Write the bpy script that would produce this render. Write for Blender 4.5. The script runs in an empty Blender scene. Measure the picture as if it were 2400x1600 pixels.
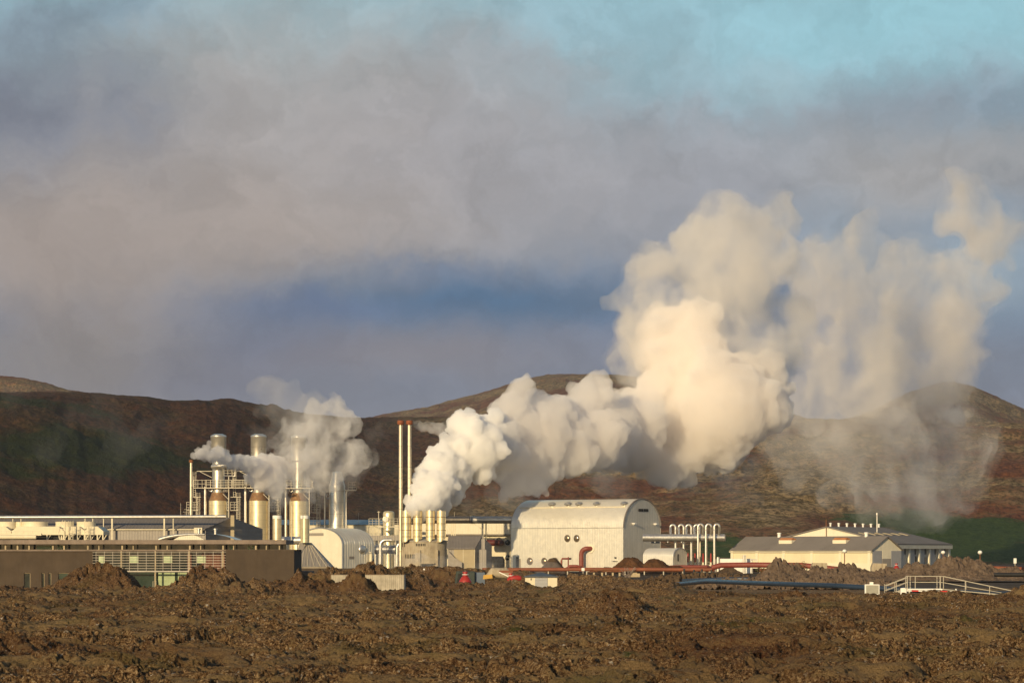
import bpy, bmesh, math, random
import numpy as np
from mathutils import Vector, Matrix, noise as mnoise
C = bpy.context.scene.collection
R = math.radians
FPX = 6805.0; HZ = 1293.0; EYE = 4.0           # focal length in photo pixels, horizon row, eye height
SUN_AZ, SUN_EL = 206.0, 15.0                   # clockwise from +Y
SUN_DIR = Vector((math.sin(R(SUN_AZ))*math.cos(R(SUN_EL)), math.cos(R(SUN_AZ))*math.cos(R(SUN_EL)), math.sin(R(SUN_EL))))

class View:
    """metres for the photo's pixels at one distance"""
    def __init__(s, Y): s.Y = Y; s.s = Y/FPX
    def x(s, px): return (px-1200)*s.s
    def z(s, py): return EYE+(HZ-py)*s.s
    def p(s, px, py=None, dy=0): return (s.x(px), s.Y+dy, 0 if py is None else s.z(py))

# ---------------------------------------------------------------- mesh helper
class MB:
    def __init__(s): s.v = []; s.f = []; s.sm = []
    def add(s, vs, fs, smooth=False):
        o = len(s.v); s.v += [tuple(v) for v in vs]
        s.f += [tuple(i+o for i in f) for f in fs]; s.sm += [smooth]*len(fs); return s
    def box(s, x0, x1, y0, y1, z0, z1):
        vs = [(x, y, z) for z in (z0, z1) for y in (y0, y1) for x in (x0, x1)]
        return s.add(vs, [(0,2,3,1),(4,5,7,6),(0,1,5,4),(2,6,7,3),(0,4,6,2),(1,3,7,5)])
    def bar(s, a, b, w, h=None):
        """rectangular bar from a to b"""
        h = h or w; a = Vector(a); b = Vector(b); d = (b-a).normalized()
        up = Vector((0,0,1)) if abs(d.z) < .95 else Vector((0,1,0))
        sx = d.cross(up).normalized()*w/2; sz = sx.cross(d).normalized()*h/2
        vs = [p+i*sx+j*sz for p in (a, b) for i, j in ((-1,-1),(1,-1),(1,1),(-1,1))]
        return s.add(vs, [(3,2,1,0),(4,5,6,7),(0,1,5,4),(1,2,6,5),(2,3,7,6),(3,0,4,7)])
    def tube(s, path, r, seg=12, caps=True, closed=False):
        path = [Vector(p) for p in path]; n = len(path)
        rs = r if isinstance(r, (list, tuple)) else [r]*n
        vs = []; last = None
        for i, p in enumerate(path):
            if closed: d = path[(i+1) % n]-path[i-1]
            else: d = path[min(i+1, n-1)]-path[max(i-1, 0)]
            d.normalize()
            if last is None:
                up = Vector((0,0,1)) if abs(d.z) < .9 else Vector((0,-1,0))
                a = d.cross(up).normalized()
            else:
                a = last-d*last.dot(d)
                a = a.normalized() if a.length > 1e-6 else d.orthogonal().normalized()
            last = a; b = d.cross(a)
            for k in range(seg):
                t = 2*math.pi*k/seg
                vs.append(p+(a*math.cos(t)+b*math.sin(t))*rs[i])
        fs = []
        m = n if closed else n-1
        for i in range(m):
            for k in range(seg):
                j = (i+1) % n
                fs.append((i*seg+k, i*seg+(k+1) % seg, j*seg+(k+1) % seg, j*seg+k))
        s.add(vs, fs, True)
        if caps and not closed:
            o = len(s.v)-n*seg
            s.f += [tuple(o+k for k in reversed(range(seg))), tuple(o+(n-1)*seg+k for k in range(seg))]; s.sm += [False, False]
        return s
    def cyl(s, a, b, r, r2=None, seg=24): return s.tube([a, b], [r, r if r2 is None else r2], seg)
    def lathe(s, prof, c=(0,0,0), seg=40):
        """prof: (radius, z) from bottom to top"""
        vs = [(c[0]+r*math.cos(2*math.pi*k/seg), c[1]+r*math.sin(2*math.pi*k/seg), c[2]+z) for r, z in prof for k in range(seg)]
        fs = [(i*seg+k, i*seg+(k+1) % seg, (i+1)*seg+(k+1) % seg, (i+1)*seg+k) for i in range(len(prof)-1) for k in range(seg)]
        s.add(vs, fs, True); o = len(s.v)-len(vs)
        s.f += [tuple(o+k for k in reversed(range(seg))), tuple(o+(len(prof)-1)*seg+k for k in range(seg))]; s.sm += [False, False]
        return s
    def prism(s, poly, a, b, axis='y', smooth=False):
        """poly in the plane across the axis, swept from a to b"""
        n = len(poly)
        mk = {'y': lambda p, t: (p[0], t, p[1]), 'x': lambda p, t: (t, p[0], p[1]), 'z': lambda p, t: (p[0], p[1], t)}[axis]
        vs = [mk(p, a) for p in poly]+[mk(p, b) for p in poly]
        s.add(vs, [tuple(range(n)), tuple(reversed(range(n, 2*n)))], False)
        o = len(s.v)-2*n
        s.f += [(o+i, o+n+i, o+n+(i+1) % n, o+(i+1) % n) for i in range(n)]; s.sm += [smooth]*n
        return s
    def ring(s, c, nrm, R_, r, seg=28, rs=8):
        nrm = Vector(nrm).normalized(); a = nrm.orthogonal().normalized(); b = nrm.cross(a); c = Vector(c)
        return s.tube([c+(a*math.cos(2*math.pi*k/seg)+b*math.sin(2*math.pi*k/seg))*R_ for k in range(seg)], r, rs, closed=True)
    def dome(s, c, nrm, R_, h, seg=28, rings=6):
        """a bulging round window or lamp bowl"""
        nrm = Vector(nrm).normalized(); a = nrm.orthogonal().normalized(); b = nrm.cross(a); c = Vector(c)
        vs = []
        for i in range(rings):
            t = math.pi/2*i/rings
            vs += [c+(a*math.cos(2*math.pi*k/seg)+b*math.sin(2*math.pi*k/seg))*R_*math.cos(t)+nrm*h*math.sin(t) for k in range(seg)]
        vs.append(c+nrm*h)
        fs = [(i*seg+k, i*seg+(k+1) % seg, (i+1)*seg+(k+1) % seg, (i+1)*seg+k) for i in range(rings-1) for k in range(seg)]
        fs += [((rings-1)*seg+k, (rings-1)*seg+(k+1) % seg, rings*seg) for k in range(seg)]
        s.add(vs, fs, True); o = len(s.v)-len(vs)
        s.f.append(tuple(o+k for k in reversed(range(seg)))); s.sm.append(False)
        return s
    def build(s, name, mat, parent=None, label=None, fix=True, bevel=0):
        me = bpy.data.meshes.new(name); me.from_pydata(s.v, [], s.f); me.update()
        me.polygons.foreach_set('use_smooth', s.sm)
        if fix:
            bm = bmesh.new(); bm.from_mesh(me); bmesh.ops.recalc_face_normals(bm, faces=bm.faces); bm.to_mesh(me); bm.free()
        me.set_sharp_from_angle(angle=R(38))
        o = bpy.data.objects.new(name, me); C.objects.link(o)
        if mat: me.materials.append(mat)
        if parent: o.parent = parent
        if label: o['label'] = label
        if bevel:
            m = o.modifiers.new('edge', 'BEVEL'); m.width = bevel; m.segments = 1; m.limit_method = 'ANGLE'
        return o

def tag(o, label, cat, group=None, kind=None):
    if label: o['label'] = label
    if cat: o['category'] = cat
    if group: o['group'] = group
    if kind: o['kind'] = kind
    return o
def thing(name, label, cat, loc=(0,0,0), rz=0, group=None):
    o = bpy.data.objects.new(name, None); C.objects.link(o)
    o.location = loc; o.rotation_euler = (0, 0, R(rz)); o.empty_display_size = .5
    return tag(o, label, cat, group)
def place(o, loc, label, cat, rz=0, group=None):
    o.location = loc; o.rotation_euler = (0, 0, R(rz)); return tag(o, label, cat, group)
def dup(root, loc, label=None, rz=None):
    r = root.copy(); C.objects.link(r); r.location = loc
    if rz is not None: r.rotation_euler = (0, 0, R(rz))
    if label: r['label'] = label
    for ch in list(root.children):
        c = ch.copy(); C.objects.link(c); c.parent = r
        for g in list(ch.children):
            d = g.copy(); C.objects.link(d); d.parent = c
    return r

# ---------------------------------------------------------------- node helper
def srgb(r, g, b):
    f = lambda c: c/12.92 if c <= .04045 else ((c+.055)/1.055)**2.4
    return (f(r/255), f(g/255), f(b/255), 1)
class NT:
    def __init__(s, tree): s.t = tree; s.n = tree.nodes; s.l = tree.links
    def put(s, sock, v):
        if v is None: return
        if isinstance(v, bpy.types.NodeSocket): s.l.new(v, sock)
        else:
            try: sock.default_value = v
            except Exception:
                sock.default_value = tuple(v)[:3] if hasattr(v, '__len__') else (v, v, v)
    def node(s, typ, props=None, **ins):
        n = s.n.new(typ)
        for k, v in (props or {}).items(): setattr(n, k, v)
        for k, v in ins.items(): s.put(n.inputs[k.replace('_', ' ')], v)
        return n
    def math(s, op, a, b=None, c=None, clamp=False):
        n = s.n.new('ShaderNodeMath'); n.operation = op; n.use_clamp = clamp
        for i, v in enumerate((a, b, c)): s.put(n.inputs[i], v)
        return n.outputs[0]
    def vmath(s, op, a, b=None, c=None):
        n = s.n.new('ShaderNodeVectorMath'); n.operation = op
        for i, v in enumerate((a, b, c)): s.put(n.inputs[i], v)
        return n.outputs['Value'] if op in ('DOT_PRODUCT', 'LENGTH', 'DISTANCE') else n.outputs[0]
    def noise(s, vec, scale, detail=4, rough=.55, dist=0, out=0):
        n = s.node('ShaderNodeTexNoise', None, Vector=vec, Scale=scale, Detail=detail, Roughness=rough, Distortion=dist)
        return n.outputs[out]
    def mix(s, f, a, b, blend='MIX'):
        n = s.n.new('ShaderNodeMix'); n.data_type = 'RGBA'; n.blend_type = blend; n.clamp_factor = True
        s.put(n.inputs[0], f); s.put(n.inputs[6], a); s.put(n.inputs[7], b); return n.outputs[2]
    def ramp(s, f, stops, interp='LINEAR'):
        n = s.n.new('ShaderNodeValToRGB'); n.color_ramp.interpolation = interp
        e = n.color_ramp.elements
        while len(e) < len(stops): e.new(.5)
        for el, (p, c) in zip(e, stops):
            el.position = p; el.color = c if hasattr(c, '__len__') else (c, c, c, 1)
        s.put(n.inputs[0], f); return n.outputs[0]
    def map(s, v, a, b, c=0, d=1, smooth=False):
        n = s.n.new('ShaderNodeMapRange'); n.clamp = True
        if smooth: n.interpolation_type = 'SMOOTHSTEP'
        for i, x in enumerate((v, a, b, c, d)): s.put(n.inputs[i], x)
        return n.outputs[0]
    def sep(s, v):
        n = s.n.new('ShaderNodeSeparateXYZ'); s.put(n.inputs[0], v); return n.outputs
    def comb(s, x, y, z):
        n = s.n.new('ShaderNodeCombineXYZ')
        for i, v in enumerate((x, y, z)): s.put(n.inputs[i], v)
        return n.outputs[0]

def material(name):
    m = bpy.data.materials.new(name); m.use_nodes = True
    t = NT(m.node_tree); b = m.node_tree.nodes['Principled BSDF']
    return m, t, b
def mat(name, col, rough=.6, metal=0, var=.25, scale=1.5, dirt=None, dirt_amt=.4, bump=0, bscale=20, ribs=None, rings=None, streak=0, spec=.5, coords='Object'):
    """general procedural surface: tone variation, dirt clouds, rain streaks, ribs (axis, pitch, depth) and weld rings (pitch)"""
    m, t, b = material(name)
    co = t.node('ShaderNodeTexCoord').outputs[coords]
    col = tuple(col)+(1,) if len(col) == 3 else col
    n1 = t.noise(co, scale, 6, .6)
    c = t.mix(t.map(n1, .3, .7), tuple(x*(1-var) for x in col[:3])+(1,), tuple(min(1, x*(1+var*.6)) for x in col[:3])+(1,))
    if dirt:
        sx = t.vmath('MULTIPLY', co, (1, 1, .35))
        d = t.map(t.noise(sx, scale*2.3, 8, .7), .5, .75)
        c = t.mix(t.math('MULTIPLY', d, dirt_amt), c, tuple(dirt)+(1,))
    if streak:
        sv = t.vmath('MULTIPLY', co, (1, 1, .04))
        d = t.map(t.noise(sv, 3.5, 4, .7), .48, .72)
        c = t.mix(t.math('MULTIPLY', d, streak), c, tuple(dirt or (.05,.04,.03))+(1,))
    h = None
    if bump: h = t.math('MULTIPLY', t.noise(co, bscale, 5, .6), bump)
    xyz = t.sep(co)
    if ribs:
        ax, pitch, depth = ribs
        v = xyz['XYZ'.index(ax)]
        w = t.math('SINE', t.math('MULTIPLY', v, 2*math.pi/pitch))
        w = t.map(w, .3, .9)
        hh = t.math('MULTIPLY', w, depth); h = hh if h is None else t.math('ADD', h, hh)
        # sheet seams: every sheet a slightly different tone
        sheet = t.math('FLOOR', t.math('DIVIDE', v, pitch*5.0))
        rnd = t.node('ShaderNodeTexWhiteNoise', {'noise_dimensions': '1D'}, W=sheet).outputs[0]
        c = t.mix(t.math('MULTIPLY', rnd, .09), c, tuple(x*.62 for x in col[:3])+(1,))
    if rings:
        w = t.math('FRACT', t.math('DIVIDE', xyz[2], rings))
        line = t.map(t.math('ABSOLUTE', t.math('SUBTRACT', w, .5)), .475, .5)
        c = t.mix(t.math('MULTIPLY', line, .55), c, (.16,.09,.035,1))
        sec = t.node('ShaderNodeTexWhiteNoise', {'noise_dimensions': '1D'}, W=t.math('FLOOR', t.math('ADD', t.math('DIVIDE', xyz[2], rings), .5))).outputs[0]
        c = t.mix(t.math('MULTIPLY', sec, .2), c, tuple(x*.6 for x in col[:3])+(1,))
    t.put(b.inputs['Base Color'], c); b.inputs['Metallic'].default_value = metal
    b.inputs['Specular IOR Level'].default_value = spec
    rr = t.map(t.noise(co, scale*3, 4), .3, .7, max(.03, rough-.09), min(1, rough+.09))
    t.put(b.inputs['Roughness'], rr)
    if h is not None:
        bp = t.node('ShaderNodeBump', None, Height=h, Strength=1.0, Distance=1.0); t.put(b.inputs['Normal'], bp.outputs[0])
    return m
# ---------------------------------------------------------------- camera, sun, sky
cam = bpy.data.objects.new('camera', bpy.data.cameras.new('camera')); C.objects.link(cam)
cam.location = (0, 0, EYE); cam.rotation_euler = (R(90), 0, 0)
cam.data.sensor_width = 36; cam.data.lens = 36*FPX/2400
cam.data.shift_y = (HZ-800)/2400; cam.data.clip_start = 1; cam.data.clip_end = 60000
S = bpy.context.scene; S.camera = cam
S.view_settings.view_transform = 'Standard'; S.view_settings.look = 'None'; S.view_settings.exposure = 0; S.view_settings.gamma = 1
S.cycles.max_bounces = 24; S.cycles.volume_bounces = 22; S.cycles.transparent_max_bounces = 24
S.cycles.diffuse_bounces = 3; S.cycles.glossy_bounces = 3; S.cycles.transmission_bounces = 4
S.cycles.volume_step_rate = 1.0; S.cycles.volume_max_steps = 256
S.cycles.use_denoising = True; S.cycles.sample_clamp_indirect = 6

sun = bpy.data.objects.new('sun', bpy.data.lights.new('sun', 'SUN')); C.objects.link(sun)
sun.data.energy = 5.0; sun.data.angle = R(.5); sun.data.color = (1, .775, .45)
sun.rotation_euler = SUN_DIR.to_track_quat('Z', 'Y').to_euler()

W = bpy.data.worlds.new('World'); S.world = W; W.use_nodes = True
t = NT(W.node_tree); bg = W.node_tree.nodes['Background']
sky = t.node('ShaderNodeTexSky', {'sky_type': 'NISHITA', 'sun_disc': False, 'sun_elevation': R(SUN_EL), 'sun_rotation': R(SUN_AZ), 'air_density': 1.0, 'dust_density': .6, 'ozone_density': 2.0})
BGS = .09
d = t.node('ShaderNodeTexCoord').outputs['Generated']
xyz = t.sep(t.vmath('NORMALIZE', d))
az = t.math('MULTIPLY', t.math('ARCTAN2', xyz[0], xyz[1]), 57.2958)
el = t.math('MULTIPLY', t.math('ARCSINE', xyz[2]), 57.2958)
q0 = t.comb(az, el, 0)
w1 = t.vmath('MULTIPLY', t.vmath('SUBTRACT', t.noise(q0, .25, 6, .6, out=1), (.5,.5,.5)), (6.5, 3.0, 0))
w2 = t.vmath('MULTIPLY', t.vmath('SUBTRACT', t.noise(t.vmath('ADD', q0, (31,7,0)), .9, 8, .66, out=1), (.5,.5,.5)), (1.9, 1.3, 0))
q = t.vmath('ADD', q0, t.vmath('ADD', w1, w2))
qh = t.vmath('ADD', q0, t.vmath('MULTIPLY', t.vmath('ADD', w1, w2), (.4,.4,0)))
def dsp(x, y): return ((x-1176)/116.6, (1267-y)/116.6)
def blob(c, x, y, rx, ry, rgb, amt=1.0, hard=1.0, warp=True):
    a, e = dsp(x, y); ix, iy = 116.6/rx, 116.6/ry
    u = t.vmath('MULTIPLY_ADD', q if warp else qh, (ix, iy, 0), (-a*ix, -e*iy, 0))
    d2 = t.vmath('DOT_PRODUCT', u, u)
    if hard != 1: d2 = t.math('POWER', d2, hard)
    w = t.math('MULTIPLY', t.math('POWER', .3679, d2), amt)
    lin = srgb(*rgb)
    return t.mix(w, c, tuple(v/BGS for v in lin[:3])+(1,))
L = lambda r, g, b: tuple(v/BGS for v in srgb(r, g, b)[:3])+(1,)
low = t.ramp(t.map(el, 0, 14), [(0, L(124,126,140)), (.2, L(116,124,142)), (.33, L(84,112,146)), (.52, L(126,148,168)), (.68, L(152,192,205)), (1, L(148,194,208))])
# ahead, a veil of steam and moist air lies over the clear sky; all round, broken cloud
front = t.math('MULTIPLY', t.map(t.math('ABSOLUTE', az), 20, 60, 1, 0, True), t.map(el, 16, 40, 1, 0, True))
cl = t.map(t.noise(t.vmath('MULTIPLY', d, (1, 1, 2.2)), 2.2, 6, .6), .45, .7)
c = t.mix(t.math('MULTIPLY', cl, .5), sky.outputs[0], L(150,150,158))
c = t.mix(front, c, low)
c = blob(c, 1500, 480, 900, 190, (146,151,162), .75)
c = blob(c, 1750, 330, 420, 120, (162,168,176), .8)
c = blob(c, 1560, 400, 300, 110, (154,156,164), .6)
c = blob(c, 2080, 235, 210, 95, (140,152,166), .9, 1, False)
c = blob(c, 2250, 390, 260, 120, (158,158,160), .8)
c = blob(c, 2050, 400, 220, 90, (162,160,160), .7, 1, False)
c = blob(c, 2300, 250, 160, 60, (126,144,160), .7, 1, False)
c = blob(c, 2300, 640, 200, 120, (156,176,190), .75, 1, False)
c = blob(c, 2250, 820, 200, 60, (116,124,140), .6, 1, False)
c = blob(c, 1950, 560, 220, 100, (152,170,184), .5)
c = blob(c, 620, 330, 640, 360, (168,163,161), .95, 1.5)
c = blob(c, 1050, 400, 420, 240, (163,162,167), .8)
c = blob(c, 560, 560, 470, 170, (170,160,155), .85)
c = blob(c, 820, 650, 150, 60, (150,146,147), .7)
c = blob(c, 130, 640, 420, 290, (160,147,140), .9)
c = blob(c, 300, 830, 420, 100, (124,119,119), .8, 1, False)
c = blob(c, 20, 250, 330, 150, (108,114,132), .85)
c = blob(c, 260, 30, 190, 70, (126,150,168), .6)
c = blob(c, 60, 60, 150, 110, (116,126,142), .6)
c = blob(c, 1100, 700, 470, 88, (64,104,140), 1.0, 1.1, False)
c = blob(c, 620, 800, 200, 70, (94,110,140), .85, 1, False)
c = blob(c, 1000, 620, 200, 40, (98,120,150), .6)
c = blob(c, 720, 720, 230, 36, (82,108,146), .75, 1, False)
c = blob(c, 520, 870, 220, 60, (104,112,136), .6)
c = blob(c, 760, 830, 120, 40, (106,114,140), .5)
c = blob(c, 1000, 820, 430, 60, (126,124,134), .8, 1, False)
c = blob(c, 1350, 800, 200, 50, (120,128,148), .6)
c = blob(c, 2080, 40, 420, 110, (152,201,214), .95)
c = blob(c, 1300, 60, 260, 80, (150,184,197), .6)
c = blob(c, 1600, 170, 190, 60, (154,186,198), .6)
c = blob(c, 1850, 190, 120, 50, (160,190,200), .6)
c = blob(c, 1180, 160, 180, 60, (158,160,166), .6)
# fine billows and streaks inside the cloud
tex = t.noise(t.vmath('MULTIPLY', q, (1, 1.25, 1)), .62, 8, .62, .3)
k = t.map(tex, .30, .70, .86, 1.14)
k = t.math('ADD', t.math('MULTIPLY', t.math('SUBTRACT', k, 1), front), 1)
sc_ = t.vmath('SCALE', c, None); c = sc_; c.node.inputs['Scale'].default_value = 1
t.l.new(k, c.node.inputs['Scale'])
t.put(bg.inputs['Color'], c); bg.inputs['Strength'].default_value = BGS
# ---------------------------------------------------------------- numpy noise
def _hash(ix, iy, seed):
    h = (ix.astype(np.int64)*374761393+iy.astype(np.int64)*668265263+seed*974634777) & 0xFFFFFFFF
    h = ((h ^ (h >> 13))*1274126177) & 0xFFFFFFFF
    return ((h ^ (h >> 16)) & 0xFFFFFF)/float(0xFFFFFF)
def perlin(x, y, seed=0):
    ix = np.floor(x); iy = np.floor(y); fx = x-ix; fy = y-iy
    u = fx*fx*fx*(fx*(fx*6-15)+10); v = fy*fy*fy*(fy*(fy*6-15)+10)
    def g(dx, dy):
        a = _hash(ix+dx, iy+dy, seed)*2*math.pi
        return np.cos(a)*(fx-dx)+np.sin(a)*(fy-dy)
    return ((g(0,0)*(1-u)+g(1,0)*u)*(1-v)+(g(0,1)*(1-u)+g(1,1)*u)*v)*1.5
def fbm(x, y, oct=5, seed=0, gain=.5, lac=2.03, ridged=False):
    s = 0; a = 1; n = 0
    for i in range(oct):
        p = perlin(x, y, seed+i*17)
        s = s+a*((1-2*np.abs(p)) if ridged else p); n += a; a *= gain; x = x*lac+13.7; y = y*lac-7.1
    return s/n
def worley(x, y, seed=0):
    """distance to nearest and second-nearest cell points, and the cell's random value"""
    ix = np.floor(x); iy = np.floor(y)
    f1 = np.full(x.shape, 9.); f2 = np.full(x.shape, 9.); idv = np.zeros(x.shape)
    for dx in (-1, 0, 1):
        for dy in (-1, 0, 1):
            cx = ix+dx+_hash(ix+dx, iy+dy, seed); cy = iy+dy+_hash(ix+dx, iy+dy, seed+5)
            dd = np.hypot(x-cx, y-cy); r = _hash(ix+dx, iy+dy, seed+9)
            near = dd < f1
            f2 = np.where(near, f1, np.minimum(f2, dd)); idv = np.where(near, r, idv); f1 = np.where(near, dd, f1)
    return f1, f2, idv
def sstep(a, b, x):
    t_ = np.clip((x-a)/(b-a), 0, 1); return t_*t_*(3-2*t_)
def grid_object(name, X, Y, Z, mat_, attrs=None, smooth=True):
    r, c_ = X.shape
    me = bpy.data.meshes.new(name)
    co = np.stack([X, Y, Z], -1).reshape(-1, 3).astype(np.float32)
    i = np.arange((r-1)*(c_-1)); a = (i//(c_-1))*c_+i % (c_-1)
    q_ = np.stack([a, a+1, a+c_+1, a+c_], 1).astype(np.int32)
    me.vertices.add(len(co)); me.vertices.foreach_set('co', co.ravel())
    me.loops.add(q_.size); me.loops.foreach_set('vertex_index', q_.ravel())
    me.polygons.add(len(q_)); me.polygons.foreach_set('loop_start', np.arange(0, q_.size, 4, dtype=np.int32)); me.polygons.foreach_set('loop_total', np.full(len(q_), 4, np.int32))
    me.polygons.foreach_set('use_smooth', np.full(len(q_), smooth))
    me.update(calc_edges=True)
    for k, v in (attrs or {}).items():
        at = me.attributes.new(k, 'FLOAT', 'POINT'); at.data.foreach_set('value', v.reshape(-1).astype(np.float32))
    o = bpy.data.objects.new(name, me); C.objects.link(o); me.materials.append(mat_)
    return o
# ---------------------------------------------------------------- ground, lava field, hills
def lava_material():
    m, t, b = material('mossy_lava')
    co = t.node('ShaderNodeTexCoord').outputs['Object']
    moss = t.node('ShaderNodeAttribute', {'attribute_name': 'moss'}).outputs['Fac']
    rust = t.node('ShaderNodeAttribute', {'attribute_name': 'rust'}).outputs['Fac']
    green = t.node('ShaderNodeAttribute', {'attribute_name': 'green'}).outputs['Fac']
    n1 = t.noise(co, .9, 6, .65); n2 = t.noise(co, 6, 6, .7); n3 = t.noise(co, 22, 4, .7); n4 = t.noise(co, 11, 6, .75)
    rock = t.ramp(t.math('ADD', t.math('MULTIPLY', n4, .75), t.math('MULTIPLY', n2, .25)), [(.40, (.06,.03,.014,1)), (.475, (.17,.092,.041,1)), (.535, (.46,.285,.13,1)), (.62, (.88,.68,.40,1))])
    rock = t.mix(t.map(n1, .5, .7, 0, .45), rock, (0.180,0.102,0.045,1))
    # grey and white lichen specks on the stones
    v = t.node('ShaderNodeTexVoronoi', {'feature': 'F1'}, Vector=t.vmath('ADD', co, t.vmath('MULTIPLY', t.noise(co, 9, 3, out=1), (.25,.25,.25))), Scale=3.4)
    speck = t.math('MULTIPLY', t.map(v.outputs['Distance'], .24, .14), t.map(t.noise(co, .6, 3), .40, .55))
    speck = t.math('MULTIPLY', speck, t.map(t.node('ShaderNodeTexWhiteNoise', {'noise_dimensions': '3D'}, Vector=v.outputs['Position']).outputs[0], .42, .5))
    rock = t.mix(speck, rock, (.74,.68,.58,1))
    v2 = t.node('ShaderNodeTexVoronoi', {'feature': 'F1'}, Vector=co, Scale=5.5)
    rock = t.mix(t.math('MULTIPLY', t.map(v2.outputs['Distance'], .2, .1), t.map(n1, .4, .62, 0, .7)), rock, (.34,.27,.17,1))
    ms = t.mix(t.map(n2, .3, .7), (.24,.155,.070,1), (.42,.285,.135,1))
    ms = t.mix(t.map(n1, .5, .8), ms, (.13,.105,.036,1))
    f = t.map(t.math('ADD', moss, t.math('MULTIPLY', t.math('SUBTRACT', n4, .5), 2.3)), .42, .52)
    ms = t.mix(t.map(n4, .42, .62, 0, .85), ms, (.17,.11,.052,1))
    ms = t.mix(t.map(n3, .5, .7, 0, .6), ms, (.52,.38,.19,1))

    c = t.mix(f, rock, ms)
    c = t.mix(t.math('MULTIPLY', rust, t.map(n2, .3, .6)), c, (.11,.04,.017,1))
    c = t.mix(t.math('MULTIPLY', green, t.map(n3, .35, .6)), c, (.055,.085,.018,1))
    t.put(b.inputs['Base Color'], c); b.inputs['Roughness'].default_value = .9; b.inputs['Specular IOR Level'].default_value = .15
    hgt = t.math('ADD', t.math('MULTIPLY', n2, .12), t.math('ADD', t.math('MULTIPLY', n4, .10), t.math('MULTIPLY', n3, .05)))
    bp = t.node('ShaderNodeBump', None, Height=hgt, Strength=t.map(f, 0, 1, 1, .9), Distance=2.6); t.put(b.inputs['Normal'], bp.outputs[0])
    return m
M_lava = lava_material()
# mounds: photo column, distance, half width (m), depth (m), height of the crest (m)
MOUNDS = [(222,262,3.1,4,2.75),(262,258,2.5,4,2.35),(185,262,1.5,4,1.3),(480,255,2.3,4,2.45),(520,252,2.6,4,1.9),(448,252,2.0,4,1.6),(585,250,2.0,3,1.5),(12,250,1.1,4,1.0),(705,262,4.5,4,1.5),(640,258,3,4,1.2),(842,260,1.5,2.6,2.1),(872,285,2.6,4,2.8),(800,290,6,5,2.0),(915,292,5,4,1.9),
          (980,318,7,5,2.1),(1040,318,6,5,2.3),(1160,322,9,5,2.0),(1250,322,9,5,1.5),(1380,300,3,6,1.5),(1425,285,3.4,6,1.6),(1090,288,2.6,2.5,.95),(1195,289,2.6,2.5,1.0),(1520,270,7,6,1.2),(1440,165,1.9,3,1.75),(1465,160,1.5,3,1.4),(1700,225,6,5,.9),(1900,215,6,5,.85),(2215,205,1.6,4,1.15),(2405,205,1.4,4,1.5),(2290,196,3,4,.9),(2060,200,3,4,.9),(380,240,4,5,.9),(120,225,4,5,.5)]
def lava_height(X, Y):
    x = X+1.3*perlin(X*.33, Y*.33, 3); y = Y+1.3*perlin(X*.33, Y*.33, 4)
    big = fbm(x*.035, y*.035, 4, 11)
    h = .42+.85*big-.55*sstep(222, 272, Y)
    for px, Yd, w, dp, z in MOUNDS:
        cx = (px-1200)*Yd/FPX
        g = np.exp(-(((X-cx)/w)**2+((Y-Yd)/dp)**2)**1.4)
        h = np.maximum(h, h*(1-g)+(z-.25)*g)
    near = 0; crag = 0
    for px, Yd, w, dp, z in MOUNDS:
        if z > 1.35 and px < 960: crag = np.maximum(crag, np.exp(-((X-(px-1200)*Yd/FPX)/w)**2-((Y-Yd)/dp)**2))
        near = np.maximum(near, np.exp(-((X-(px-1200)*Yd/FPX)/w)**2-((Y-Yd)/dp)**2))
    patch = fbm(x*.14, y*.14, 4, 21)+.5*perlin(x*.42, y*.42, 31)
    rocky = sstep(-.22, .2, patch+.3*near)
    # lobes of broken lava, rounded above and steep at the sides
    f1, f2, idv = worley(x*.5+.35*perlin(x*.9, y*.9, 6), y*.5+.35*perlin(x*.9, y*.9, 7), 41)
    lobe = (.25+.75*idv)*np.sqrt(np.clip(1-(f1/.8)**2, 0, 1))
    g1, g2, idw = worley(x*1.25+.3*perlin(x*2, y*2, 16), y*1.25+.3*perlin(x*2, y*2, 17), 51)
    lob2 = (.2+.8*idw)*np.sqrt(np.clip(1-(g1/.75)**2, 0, 1))
    k1, k2, idk = worley(x*3.1, y*3.1, 61)
    jag = fbm(x*2.2, y*2.2, 4, 71, ridged=True, gain=.62)-.4
    rr1 = fbm(x*4.5, y*4.5, 4, 171, ridged=True, gain=.6)-.4
    rock = .55*lobe+.36*lob2+.15*(idk-.4)*sstep(0, .3, k2-k1)+.15*jag+.06*rr1
    fold = fbm(x*1.5+.5*perlin(x, y, 181), y*2.4, 4, 183, ridged=True, gain=.5)-.4
    cush = .55*lobe+.24*lob2+.13*fold+.02*rr1
    c1_, c2_, _ = worley(x*.7+.3*perlin(x*1.7, y*1.7, 196), y*.7+.3*perlin(x*1.7, y*1.7, 197), 198)
    crack = 1-sstep(.02, .16, c2_-c1_)
    d1_, d2_, _ = worley(x*1.9+.2*perlin(x*3, y*3, 206), y*1.9, 208)
    crack2 = 1-sstep(.02, .14, d2_-d1_)
    rock = rock-.34*crack*sstep(-.1,.5,perlin(x*.5,y*.5,199))-.06*crack2
    h = h+crag*(.7*(lobe-.5)+.5*(lob2-.4)+.35*jag-.12)
    h = h-.22+rocky*rock+(1-rocky)*(cush-.02)
    top_ = .55*lobe+.5*lob2
    moss = np.clip(.03+.62*(1-rocky)+.75*sstep(.25, .75, top_)*(.4+.6*(1-rocky))-.28+.7*perlin(x*1.2, y*1.2, 95)+.6*perlin(x*2.8, y*2.8, 96)-.25*near, 0, 1)
    return h, moss
nr, nc = 1700, 1000
yy = np.exp(np.linspace(math.log(58), math.log(345), nr)); tt = np.linspace(-.222, .222, nc)
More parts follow.
